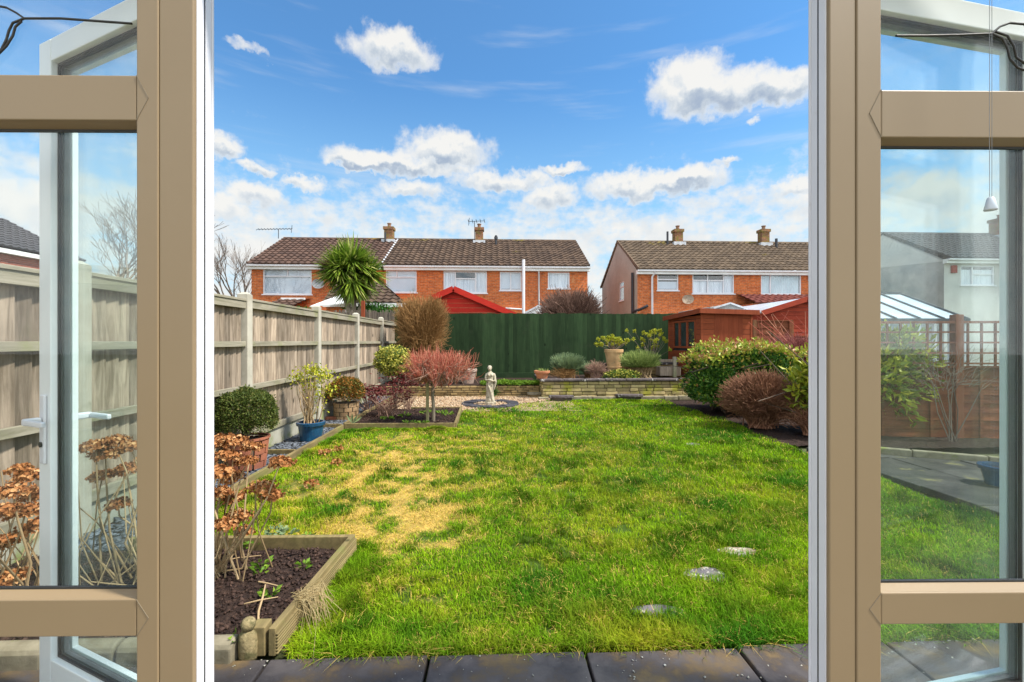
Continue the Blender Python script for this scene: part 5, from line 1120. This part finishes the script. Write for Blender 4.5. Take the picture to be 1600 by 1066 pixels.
V = []; t = MB(); rooftiles(t, PX(1175, 20.6), 16.8, 20.4, PZ(1200, 474, 20.4), HY, PZ(1200, 461, HY), rows=4); t.build('lean_to_roof', M_roofR, D_); MB().box(PX(1177, 20.6), 16.7, 20.6, HY, 0, PZ(1200, 474, 20.5)).build('lean_to_wall', M_brick, D_)
# far right rendered house
h1, h2 = 20.0, 23.3; xg = PX(1475, h1)
E = thing('house', (xg+4, h1, 0), 'pale pebbledash house with grey roof seen through the right pane', 'house'); ez3, rz3 = PZ(1475, 405, h1), PZ(1376, 365, h2)
def op3(pa, pb, ya, yb): return (PX(pa, h1), PX(pb, h1), PZ((pa+pb)/2, yb, h1), PZ((pa+pb)/2, ya, h1))
W9 = op3(1501, 1554, 415, 446); terrace(E, xg, xg+9, M_dash2, M_roofD, [W9], gable_l=M_dashd, gable_r=M_dash2, ez=ez3, rz=rz3, HY=h1, RY=h2, BY=26.6)
MB().add([(xg-.012, h1, PZ(1475, 405, h1)-.1), (xg-.012, 26.6, ez3+.4), (xg-.012, h2, rz3-.12)], [(0, 1, 2)]).build('upper_gable', M_dash2, E)
window(E, *W9, h1, bars=(.36,), tops=((.36, 1),), th=.4, curts=[(.02, .98, 0, .8, M_curt)]); chimney(E, PX(1552, h2), h2-.3, .6, rz3-.5, PZ(1552, 345, h2))
MB().box(PX(1485, h1), PX(1493, h1), h1-.1, h1-.004, PZ(1489, 427, h1), PZ(1489, 415, h1)).build('alarm_box', M_rust, E, bevel=.02)
# far left neighbour: eaves run away from us
xl = -19.7; Nn = thing('house', (xl-3, 18, 0), 'neighbouring house with dark grey roof above the timber fence, seen through the left pane', 'house')
MB().box(xl-7, xl, 13, 22, 0, 4.9).build('wall', M_brick2, Nn)
t = MB(); rooftiles(t, 12.8, 22.2, -(xl+.3), 5.0, -(xl-3.5), 7.0); rooftiles(t, 12.8, 22.2, -(xl-7.3), 5.0, -(xl-3.5), 7.0); t.V = [(-v[1], v[0], v[2]) for v in t.V]
t.build('roof', M_roofD, Nn); MB().box(xl+.02, xl+.25, 12.9, 22.1, 4.75, 4.93).build('fascia', M_trim, Nn)
MB().add([(xl, 13, 4.9), (xl-7, 13, 4.9), (xl-3.5, 13, 6.95), (xl, 22, 4.9), (xl-7, 22, 4.9), (xl-3.5, 22, 6.95)], [(0, 1, 2), (3, 5, 4)]).build('gable', M_brick2, Nn)

# ------------------------------------------------------------------ outbuildings behind the fences
def gabled(name, label, cat, xc, hw_l, hw_r, Y0, Y1, zr, zl, zr2, wallm, roofm_, bargem, wz=0):
    root = thing(name, (xc, Y0, 0), label, cat)
    mb = MB(); n = int((zr)/.14)
    for k in range(n+1):
        z0, z1 = k*.14, min((k+1)*.14-.008, zr-.05)
        def ext(z, left): 
            if left: return xc-hw_l if z < zl else xc-hw_l*(zr-z)/(zr-zl)
            return xc+hw_r if z < zr2 else xc+hw_r*(zr-z)/(zr-zr2)
        if z1 <= z0: continue
        xa, xb = ext(z1, True), ext(z1, False); xa0, xb0 = ext(z0, True), ext(z0, False)
        mb.add([(xa0, Y0, z0), (xb0, Y0, z0), (xb, Y0+.012, z1), (xa, Y0+.012, z1), (xa0, Y0+.03, z0), (xb0, Y0+.03, z0), (xb, Y0+.03, z1), (xa, Y0+.03, z1)], [(0, 1, 2, 3), (4, 7, 6, 5), (0, 4, 5, 1), (3, 2, 6, 7), (0, 3, 7, 4), (1, 5, 6, 2)])
    mb.build('gable_boards', wallm, root)
    MB().box(xc-hw_l, xc+hw_r, Y0+.04, Y1, 0, min(zl, zr2)).build('walls', wallm, root)
    rf = MB()
    for (xe, ze) in ((xc-hw_l-.12, zl-.12*(zr-zl)/hw_l), (xc+hw_r+.12, zr2-.12*(zr-zr2)/hw_r)):
        rf.add([(xe, Y0-.12, ze), (xc, Y0-.12, zr), (xc, Y1+.1, zr), (xe, Y1+.1, ze), (xe, Y0-.12, ze+.05), (xc, Y0-.12, zr+.05), (xc, Y1+.1, zr+.05), (xe, Y1+.1, ze+.05)],
               [(0, 1, 2, 3), (4, 7, 6, 5), (0, 4, 5, 1), (1, 5, 6, 2), (2, 6, 7, 3), (3, 7, 4, 0)])
    rf.build('roof', roofm_, root)
    b = MB()
    for (xe, ze) in ((xc-hw_l-.12, zl-.12*(zr-zl)/hw_l), (xc+hw_r+.12, zr2-.12*(zr-zr2)/hw_r)): b.beam((xe, Y0-.14, ze), (xc, Y0-.14, zr+.0), .03, .17)
    b.build('bargeboard', bargem, root); return root
Y = 13.6; xa = PX(709, Y); gabled('red_shed', 'bright red boarded shed gable showing above the green fence', 'shed', xa, xa-PX(684, Y), PX(806, Y)-xa, Y, Y+2.5, PZ(709, 452, Y), PZ(684, 463, Y), PZ(806, 494, Y), M_red, M_felt, M_red)
Y = 15.0; xa = PX(1257, Y); gabled('garage', 'rust red timber garage with pale grey roof behind the dogwood', 'garage', xa, xa-PX(1192, Y), 1.6, Y, Y+4, PZ(1257, 468, Y), PZ(1192, 488, Y), PZ(1257, 468, Y)-.5, M_rust, M_poly, M_rust)
# small tiled extension of house A and white lean-to roofs
Y = 18.5; ex0, ex1 = PX(541, Y), PX(632, Y); root = thing('tiled_extension', ((ex0+ex1)/2, Y, 0), 'single storey brick extension with brown hipped tile roof beside the palm', 'outbuilding')
z1, z0 = PZ(598, 440, Y+1.6), PZ(598, 474, Y)
t = MB(); rooftiles(t, ex0-.9, ex1+.1, Y-.1, z0, Y+1.7, z1, rows=7); xm = PX(597, Y+1.7)
# trim the plane to a hip by clamping x to the hip line
def hipx(v): f = max(0, min(1, (v[2]-z0)/(z1-z0))); xr = ex1+.1+(xm-ex1-.1)*f; return (min(v[0], xr), v[1], v[2])
t.V = [hipx(v) for v in t.V]; t.build('roof', M_roofB, root); MB().box(ex0-.8, ex1, Y, Y+3.4, 0, z0-.02).build('walls', M_brick, root); MB().box(ex0-.9, ex1+.05, Y-.12, Y-.02, z0-.16, z0).build('fascia', M_trim, root)
Y = 17.5; root = thing('white_canopy', (PX(510, Y), Y, 0), 'white translucent lean-to canopy left of the palm', 'canopy'); za, zb = PZ(520, 457, Y+1.2), PZ(500, 474, Y)
x0, x1 = PX(484, Y), PX(545, Y); cn = MB(); cn.add([(x0, Y, zb-.15), (x1, Y, zb), (x1, Y+1.2, za+.1), (x0+1.1, Y+1.2, za), (x0, Y, zb-.11), (x1, Y, zb+.04), (x1, Y+1.2, za+.14), (x0+1.1, Y+1.2, za+.04)], [(0, 3, 2, 1), (4, 5, 6, 7), (0, 1, 5, 4), (1, 2, 6, 5), (2, 3, 7, 6), (3, 0, 4, 7)]); cn.build('roof', M_trim, root)
ps = MB(); [ps.box(x-.04, x+.04, Y+.05, Y+.13, 0, zb-.1) for x in (x0+.1, x1-.1)]; ps.build('posts', M_white, root)
Y = 20.0; x0, x1 = PX(408, Y), PX(456, Y); root = thing('tiled_porch', ((x0+x1)/2, Y, 0), 'low porch with brown tiled roof and white edge below the far left house', 'porch'); t = MB(); rooftiles(t, x0, x1, Y, PZ(430, 481, Y), Y+2, PZ(430, 470, Y+2)+.06, rows=4); t.build('roof', M_roofA, root); MB().box(x0+.05, x1-.05, Y+.1, Y+2, 0, PZ(430, 481, Y)-.02).build('walls', M_brick, root); MB().box(x0, x1-.2, Y+1.8, Y+1.9, PZ(430, 471, Y+2)+.02, PZ(430, 469, Y+2)+.1).build('trim', M_trim, root)
Y = 18.0; x0, x1 = PX(822, Y), PX(848, Y); root = thing('white_porch', ((x0+x1)/2, Y, 0), 'small white gabled porch roof beside the white soil pipe', 'porch'); MB().prism([(x0, 1.2), (x1+.4, 1.2), (x1+.4, PZ(840, 480, Y)), (x1-.2, PZ(840, 477, Y)), (x0, PZ(830, 488, Y))], 'y', Y, Y+2).build('body', M_trim, root); MB().beam((x0-.05, Y-.03, PZ(830, 489, Y)), (x1-.15, Y-.03, PZ(840, 478, Y)), .05, .07).build('edge', M_flash, root)
Y = 17.0; x0, x1 = PX(1110, Y), PX(1162, Y); root = thing('grey_outhouse', ((x0+x1)/2, Y, 0), 'low outhouse with small grey gable behind the brown shed', 'outhouse'); MB().prism([(x0, 0), (x1, 0), (x1, PZ(1150, 482, Y)), ((x0+x1)/2+.1, PZ(1145, 475, Y)), (x0, PZ(1120, 480, Y))], 'y', Y, Y+3).build('walls', M_dashd, root); MB().beam((x0+.1, Y-.04, PZ(1120, 482, Y)), ((x0+x1)/2+.1, Y-.04, PZ(1145, 474, Y)), .08, .06).beam((x1+.1, Y-.04, PZ(1158, 483, Y)), ((x0+x1)/2+.1, Y-.04, PZ(1145, 474, Y)), .08, .06).build('roof_edge', M_flash, root)
# conservatory beyond the trellis
Y = 11.0; x0, x1 = PX(1362, Y), PX(1512, Y); zt, zb = PZ(1425, 460, Y+1.8), PZ(1440, 499, Y); root = thing('conservatory', ((x0+x1)/2, Y, 0), 'white conservatory with pale sloping glazed roof beyond the trellis', 'conservatory')
xs = np.linspace(x0, x1, 5); xt = np.linspace(x0-.1, x1-.1, 5)
MB().add([(x0, Y, zb), (x1, Y, zb), (x1-.1, Y+1.8, zt), (x0-.1, Y+1.8, zt), (x0, Y, zb-.03), (x1, Y, zb-.03), (x1-.1, Y+1.8, zt-.03), (x0-.1, Y+1.8, zt-.03)], [(0, 1, 2, 3), (4, 7, 6, 5), (0, 4, 5, 1), (1, 5, 6, 2), (2, 6, 7, 3), (3, 7, 4, 0)]).build('roof', M_poly, root)
b = MB(); [b.beam((a, Y-.02, zb+.02), (c_, Y+1.8, zt+.02), .035, .04) for a, c_ in zip(xs, xt)]; b.build('glazing_bar', M_dark, root); MB().beam((x0, Y+1.8, zt+.03), (x1-.1, Y+1.8, zt+.03), .08, .06).beam((x0, Y-.03, zb-.02), (x1, Y-.03, zb-.02), .08, .08).build('roof_edge', M_dark, root)
MB().box(x0, x1, Y+.03, Y+3, 0, .7).build('base_wall', M_dash2, root); fr = MB(); [fr.box(a-.03, a+.03, Y, Y+.06, .7, zb-.06) for a in np.linspace(x0+.03, x1-.03, 7)]; fr.build('frame', M_white, root); MB().box(x0, x1, Y+.03, Y+.036, .7, zb-.07).build('pane', M_hglass, root)
# screens behind the timber fence
Y = 13.4; root = thing('bamboo_screen', (PX(580, Y), Y, 0), 'dark reed screen behind the far end of the timber fence', 'screen'); mb = MB(); x = PX(520, Y)
while x < PX(640, Y): z = PZ(580, 486, Y)+random.uniform(-.05, .05); mb.box(x, x+.022, Y+random.uniform(-.01, .01), Y+.03, 0, z); x += .026
mb.build('canes', M_bamb, root)
Y = 13.2; tag(MB().box(PX(564, Y), PX(569, Y), Y, Y+.1, 0, PZ(566, 470, Y)).build('brown_post', M_shedv), 'thin rust brown post standing by the reed screen', 'post')
Y = 16; c = np.array([PX(583, Y), Y, 0.]); root = thing('conifer', tuple(c), 'small bright green conifer under the palm', 'tree'); leafy('', c, c+[0, 0, 2.1], (1.0, .5, .42), 2600, .14, .05, M_con, root, 51, shell=.8, hemi=False); V, Fc = tubes(np.array([[c, c+[0, 0, 1], c+[0, 0, 2.2]]]), np.array([[.06, .05, .03]]), 6); mk('trunk', V, Fc, M_bark, root)
c = np.array([PX(474, 11.5), 11.5, 0.]); root = thing('climbing_bush', tuple(c), 'dark leafy bush peeping over the timber fence', 'bush'); leafy('', c, c+[0, 0, 1.75], (.35, .4, .35), 700, .07, .04, M_con, root, 52, shell=.8, hemi=False); V, Fc = tubes(np.array([[c, c+[0, 0, 1], c+[0, 0, 1.8]]]), np.array([[.04, .03, .02]]), 6); mk('trunk', V, Fc, M_bark, root)
# ------------------------------------------------------------------ cordyline palm
Y = 15.5; c = np.array([PX(552, Y), Y, 0.]); root = thing('cordyline_palm', tuple(c), 'spiky green cordyline palm rising behind the timber fence', 'palm')
def spikes(center, n, L, wd, m, seed, zlo=-.75, zhi=1.0, droop=.35):
    g_ = np.random.default_rng(seed); d = unit(np.stack([g_.normal(size=n), g_.normal(size=n), g_.uniform(zlo, zhi, n)*1.3], 1)); L_ = L*g_.uniform(.75, 1.08, n)[:, None]
    b = center+d*.08; m1 = center+d*L_*.5; t1 = center+d*L_; t1[:, 2] -= droop*L*(1-np.abs(d[:, 2]))*g_.uniform(.2, 1, n)
    S = unit(np.cross(d, [0, 0, 1.]))+g_.normal(size=(n, 3))*.3; S = unit(S)*wd
    V = np.stack([b-S*.5, b+S*.5, m1+S, m1-S, t1], 1).reshape(-1, 3); i = np.arange(n)*5
    return V, np.concatenate([np.stack([i, i+1, i+2], 1), np.stack([i, i+2, i+3], 1), np.stack([i+3, i+2, i+4], 1)])
hc = [P(549, 415, Y), P(530, 425, Y-.2), P(572, 430, Y+.3), P(550, 438, Y)]
for i, h in enumerate(hc):
    V, Fc = spikes(h, 520 if i < 3 else 320, [1.14, .98, .92, 1.0][i], .036, M_cord, 70+i, zlo=-.45 if i < 3 else -1.3, zhi=1. if i < 3 else -.1); mk('leaf_rosette', V, Fc, M_cord, root)
V, Fc = spikes(P(510, 417, Y-.5), 90, .38, .02, M_corddead, 79); mk('dry_flower_spike', V, Fc, M_corddead, root)
V, Fc = tubes(np.array([[c, c+[0, 0, 1.5], c+[.02, 0, 2.6], hc[0]], [c+[0, 0, 1.6], c+[-.15, 0, 2.3], c+[-.3, -.1, 2.9], hc[1]], [c+[0, 0, 1.6], c+[.2, .1, 2.3], c+[.35, .2, 2.8], hc[2]]]), np.tile([.12, .10, .08, .06], (3, 1)), 9); mk('trunk', V, Fc, M_barkg, root)

# ------------------------------------------------------------------ bare trees and hedges beyond
def bare_tree(name, label, base, h, spread, seed, depth=6, r=.12, m=M_twgrey, group=None, kids=3, lean=(0, 0)):
    g_ = random.Random(seed); segs = [[] for _ in range(2)]; base = np.array(base, float)
    polys = []; rad = []
    def grow(p, d, L, r_, k):
        pts = [p]; q = p; dd = d
        for j in range(3):
            dd = dd+np.array([g_.gauss(0, .12), g_.gauss(0, .12), g_.gauss(.03, .08)]); dd /= np.linalg.norm(dd); q = q+dd*L/3; pts.append(q)
        polys.append(pts); rad.append([r_, r_*.88, r_*.76, r_*.62])
        if k == 0: return
        nk = kids if k > 1 else kids+1
        for j in range(nk):
            a = g_.uniform(0, 2*pi); s_ = spread*g_.uniform(.5, 1.1); u = np.array([cos(a), sin(a), g_.uniform(-.1, .5)])
            nd = dd+u*s_; nd /= np.linalg.norm(nd); st = pts[-1] if j < 2 else pts[g_.choice([1, 2])]
            grow(st, nd, L*g_.uniform(.62, .85), r_*.58, k-1)
    grow(base, np.array([lean[0], lean[1], 1.])/1.0, h*.30, r, depth)
    root = thing(name, tuple(base), label, 'tree', group); Pn = np.array(polys); Rn = np.maximum(np.array(rad), .006)
    big = Rn[:, 0] > r*.3; V, Fc = tubes(Pn[big], Rn[big], 7); mk('trunk', V, Fc, m, root); V, Fc = tubes(Pn[~big], Rn[~big], 3); mk('crown', V, Fc, m, root); return root
bare_tree('bare_tree', 'bare winter tree left of the purple roofed house', (PX(362, 30), 30, 0), 8.6, .55, 4, depth=6, r=.16)
bare_tree('bare_tree', 'bare tree with fine branches standing in for those reflected in the left door glass', (PX(120, 15), 15, 0), 7.0, .5, 8, depth=6, r=.11)  # added tree in place of branches mirrored in the open door
bare_tree('bare_tree', 'small bare tree in the gap between the two brick houses', (PX(930, 33), 33, 0), 6.0, .5, 13, depth=5, r=.10)
Y = 14.2; c = np.array([PX(891, Y), Y, 0.]); twig_shrub('brown_hedge', 'domed bare brown hedge rising behind the green fence', 'hedge', c, c+[0, 0, 1.75], (1.12, .8, 1.15), 6500, M_twhedge, r0=.012, r1=.006, seed=22, upbias=0, inner=.4, box=.2)

# ------------------------------------------------------------------ the open garden doors
TH = R(.65)
def LX(px, Y=1.12): return P(px, 533, Y, TH)[0]
def LZ(py, Y=1.12): return EYE+(533-py)/F*Y
D0, D1 = 1.12, 1.195
root = localthing('door_frame', (0, 0, 0), 'white garden door surround toned beige for indoor shade, with side and top panes', 'door frame', rz=-(YAW-TH))
TZ = 2.27
def side(sgn, xi, xm, xo, xend, t0, t1, b0, b1):
    """xi opening edge, xm seam, xo glass edge, xend far end; t0..t1 upper transom, b0..b1 lower transom"""
    def bx(name, xa, xb, ya, yb, za, zb, m=M_upvcshade, par=root, bev=.003): return MB().box(min(xa, xb), max(xa, xb), ya, yb, za, zb).build(name, m, par, bevel=bev)
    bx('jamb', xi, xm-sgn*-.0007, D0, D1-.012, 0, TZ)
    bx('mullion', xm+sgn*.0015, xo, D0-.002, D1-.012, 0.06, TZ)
    bx('jamb_edge', xi-sgn*.004, xi+sgn*.03, D1-.010, D1, 0, TZ, M_white)
    e = MB(); xa, xb = sorted((xi-sgn*.0035, xi-sgn*.0005)); e.box(xa, xb, D0+.010, D0+.034, 0, TZ).box(xa, xb, D0+.040, D1-.013, 0, TZ); e.build('reveal', M_white, root)
    g = MB(); xa, xb = sorted((xi-sgn*.0030, xi-sgn*.0004)); g.box(xa, xb, D0+.0345, D0+.0395, 0, TZ); g.build('reveal_gasket', M_gask, root)
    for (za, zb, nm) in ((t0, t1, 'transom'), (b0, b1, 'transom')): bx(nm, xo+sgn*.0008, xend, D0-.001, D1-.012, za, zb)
    # V joints where the transom meets the mullion
    jt = MB(); xt = xo-sgn*.03
    for (za, zb) in ((t0, t1), (b0, b1)):
        zm = (za+zb)/2
        jt.beam((xo, D0-.0024, za), (xt, D0-.0024, zm), .0012, .0012, up=(0, 1, 0)); jt.beam((xt, D0-.0024, zm), (xo, D0-.0024, zb), .0012, .0012, up=(0, 1, 0))
    jt.build('joint_line', simple('joint_line', (.22, .18, .13), (.18, .15, .1), bs=0) if 'joint_line' not in MATS else MATS['joint_line'], root)
    for (za, zb) in ((t1, TZ), (b1, t0), (.06, b0)):
        gl = MB(); gl.box(min(xo, xend), max(xo, xend), D0+.040, D0+.044, za, zb); pn = gl.build('pane', M_glass, root)
        bd = MB()     # glazing beads, sloped
        w_ = .009
        for (pa, pb, u) in (((xo, zb), (xend, zb), (0, -1)), ((xo, za), (xend, za), (0, 1)), ((xo, za), (xo, zb), (sgn, 0))):
            A_ = [(pa[0], D0+.004, pa[1]), (pb[0], D0+.004, pb[1])]; B_ = [(pa[0]+u[0]*w_, D0+.032, pa[1]+u[1]*w_), (pb[0]+u[0]*w_, D0+.032, pb[1]+u[1]*w_)]
            bd.quad(A_[0], A_[1], B_[1], B_[0])
        bd.build('bead', M_upvcshade, pn)
        gs = MB()
        for (xa_, xb_, za_, zb_) in ((min(xo, xend), max(xo, xend), zb-w_-.004, zb-w_+.001), (min(xo, xend), max(xo, xend), za+w_-.001, za+w_+.004), tuple(sorted((xo+sgn*(w_-.001), xo+sgn*(w_+.003))))+(za+w_, zb-w_)): gs.box(xa_, xb_, D0+.030, D0+.039, za_, zb_)
        gs.build('gasket', M_gask, pn)
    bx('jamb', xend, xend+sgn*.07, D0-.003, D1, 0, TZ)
side(-1, LX(302), LX(249), LX(214), -1.75, LZ(192), LZ(122), LZ(990), LZ(932))
side(1, LX(1296), LX(1337), LX(1376), 1.75, LZ(212), LZ(137), LZ(980), LZ(930))
MB().box(-1.83, 1.83, D0-.004, D1, TZ+.001, TZ+.07).build('head', M_upvcshade, root); MB().box(LX(302)+.0, LX(1296)-.0, D1-.03, D1, TZ-.0-.03, TZ).build('head_edge', M_white, root)
MB().box(-1.83, 1.83, D0-.03, D1+.03, -.04, .058).build('threshold', M_white, root)
# leaded motif in the top panes
def LP(px, py, Y=D0+.036): q = P(px, py, Y, TH); return (q[0], q[1], q[2])
def lead(pts, r=.0028):
    pts = [LP(*p) for p in pts]; mb = MB(); mb.tube(pts, r, 6); return mb
l1 = MB()
for pts in ([(206, 37), (150, 33), (95, 29), (38, 29)], [(38, 29), (25, 20), (10, 12), (-12, 8), (-40, 20)], [(38, 29), (20, 36), (14, 48), (10, 62), (2, 78), (-12, 95)], [(34, 33), (24, 42), (20, 56), (10, 72), (-6, 88)]):
    V, Fc = tubes(np.array([LP(*p) for p in pts])[None], np.full((1, len(pts)), .0028), 6); l1.add(V, Fc)
l1.build('lead_strip', M_lead, root, smooth=True)
l1 = MB()
for pts in ([(1400, 56), (1450, 56), (1500, 55), (1550, 53)], [(1550, 53), (1562, 42), (1578, 36), (1600, 38), (1620, 50)], [(1550, 53), (1566, 60), (1574, 75), (1578, 92), (1590, 106), (1612, 114)], [(1556, 50), (1574, 56), (1584, 72), (1588, 90), (1602, 100)]):
    V, Fc = tubes(np.array([LP(*p) for p in pts])[None], np.full((1, len(pts)), .0028), 6); l1.add(V, Fc)
l1.build('lead_strip', M_lead, root, smooth=True)

def leaf(label, hx, hy, ang, sgn):
    """open door leaf; local axes: x along the leaf away from the hinge, y away from the camera"""
    yawl = -(YAW-TH); cw, sw = cos(yawl), sin(yawl); H = np.array([hx*cw-hy*sw, hx*sw+hy*cw, 0.])
    rz = yawl+(R(180)-ang if sgn < 0 else ang)
    rt = localthing('garden_door', tuple(H), label, 'door', 'open white garden doors', rz)
    s = -1 if sgn < 0 else 1      # local +y points away from the camera for the right leaf, towards it for the left
    def bx(nm, xa, xb, ya, yb, za, zb, m=M_leafw, par=rt, bev=.003):
        ya, yb = sorted((s*ya, s*yb)); return MB().box(xa, xb, ya, yb, za, zb).build(nm, m, par, bevel=bev)
    Wd, z0, z1, st = .79, .06, 2.235, .075
    bx('stile', 0, st, 0, .068, z0, z1); bx('stile', Wd-st, Wd, 0, .068, z0, z1)
    bx('rail', st+.0005, Wd-st-.0005, .0005, .0675, z1-st, z1); bx('rail', st+.0005, Wd-st-.0005, .0005, .0675, z0, z0+.11)
    pn = bx('pane', st, Wd-st, .026, .030, z0+.11, z1-st, M_glassd, bev=0); bx('inner_pane', st, Wd-st, .046, .050, z0+.11, z1-st, M_glassd, par=pn, bev=0)
    gk = MB(); sp = MB(); bd = MB()
    def fr(mb, ya, yb, w_):
        ya, yb = sorted((s*ya, s*yb)); xa, xb, za, zb = st, Wd-st, z0+.11, z1-st
        mb.box(xa, xa+w_, ya, yb, za, zb); mb.box(xb-w_, xb, ya, yb, za, zb); mb.box(xa+w_, xb-w_, ya, yb, za, za+w_); mb.box(xa+w_, xb-w_, ya, yb, zb-w_, zb)
    fr(gk, .018, .0255, .007); gk.build('gasket', M_gask, pn); fr(sp, .0305, .0455, .010); sp.build('spacer', simple('spacer_bar', (.10, .11, .11), (.07, .075, .075), rough=.4, bs=0) if 'spacer_bar' not in MATS else MATS['spacer_bar'], pn); fr(bd, .051, .0665, .014); bd.build('bead', M_leafw, pn)
    # handles on both faces: backplate, neck, lever turned back towards the hinge
    for (f0, dr) in (((0, -1), (.068, 1)) if sgn < 0 else ()):
        xh = Wd-st*.55; y0 = f0
        pl_ = bx('handle_plate', xh-.015, xh+.015, y0, y0+dr*.010, .82, 1.05, M_white, bev=.004)
        hd = MB(); zc = .965; ya, yb = sorted((s*(y0+dr*.011), s*(y0+dr*.055)))
        hd.box(xh-.011, xh+.011, ya, yb, zc-.011, zc+.011); ya, yb = sorted((s*(y0+dr*.044), s*(y0+dr*.058))); hd.box(xh-.125, xh-.012, ya, yb, zc-.009, zc+.010)
        hd.build('handle', M_white, pl_, bevel=.005)
        ky = MB(); V, Fc = lathe([(.009, 0), (.009, .004), (.001, .004)], (0, 0, 0), 12); ky.add([(xh+v[0], s*(y0+dr*(.010+v[2])), .885+v[1]) for v in V], Fc); ky.build('keyhole', M_gask, pl_)
    bx('lock_plate', Wd+.0002, Wd+.002, .024, .044, .75, 1.15, M_metal, bev=0)
leaf('open white glazed garden door behind the left side pane', -.862, D1+.02, R(23.9), -1)
leaf('open white glazed garden door behind the right side pane', .905, D1+.02, R(11.4), 1)
# blind cord added in place of its reflection in the right side pane
cx_, cz_ = LX(1548, 1.08), LZ(325, 1.08)
root = localthing('reflected_cord', (0, 0, 0), 'pair of thin blind cords with a clear plastic pull modelled for their reflection in the right pane', 'blind cord', rz=-(YAW-TH))
mb = MB()
for o_ in (-.003, .003): mb.tube([(cx_+o_, 1.08, 2.26), (cx_+o_, 1.08, LZ(305, 1.08))], .0006, 5)
mb.build('cord', M_dish, root)
V, Fc = lathe([(.004, .03), (.007, .028), (.013, .0), (.012, -.002), (.001, -.002)], (cx_, 1.08, cz_), 14); mk('cord_pull', V, Fc, M_poly, root, smooth=True)

# the room behind the camera (never seen from inside the frame, but it shades the frame)
MB().box(-1.9, 1.9, -3.2, D0-.01, -.12, -.03).build('floor', M_floor)['kind'] = 'structure'
MB().box(-1.88, 1.88, D0+.005, D1-.005, TZ+.0715, 2.419).build('wall_over_door', M_cream)['kind'] = 'structure'
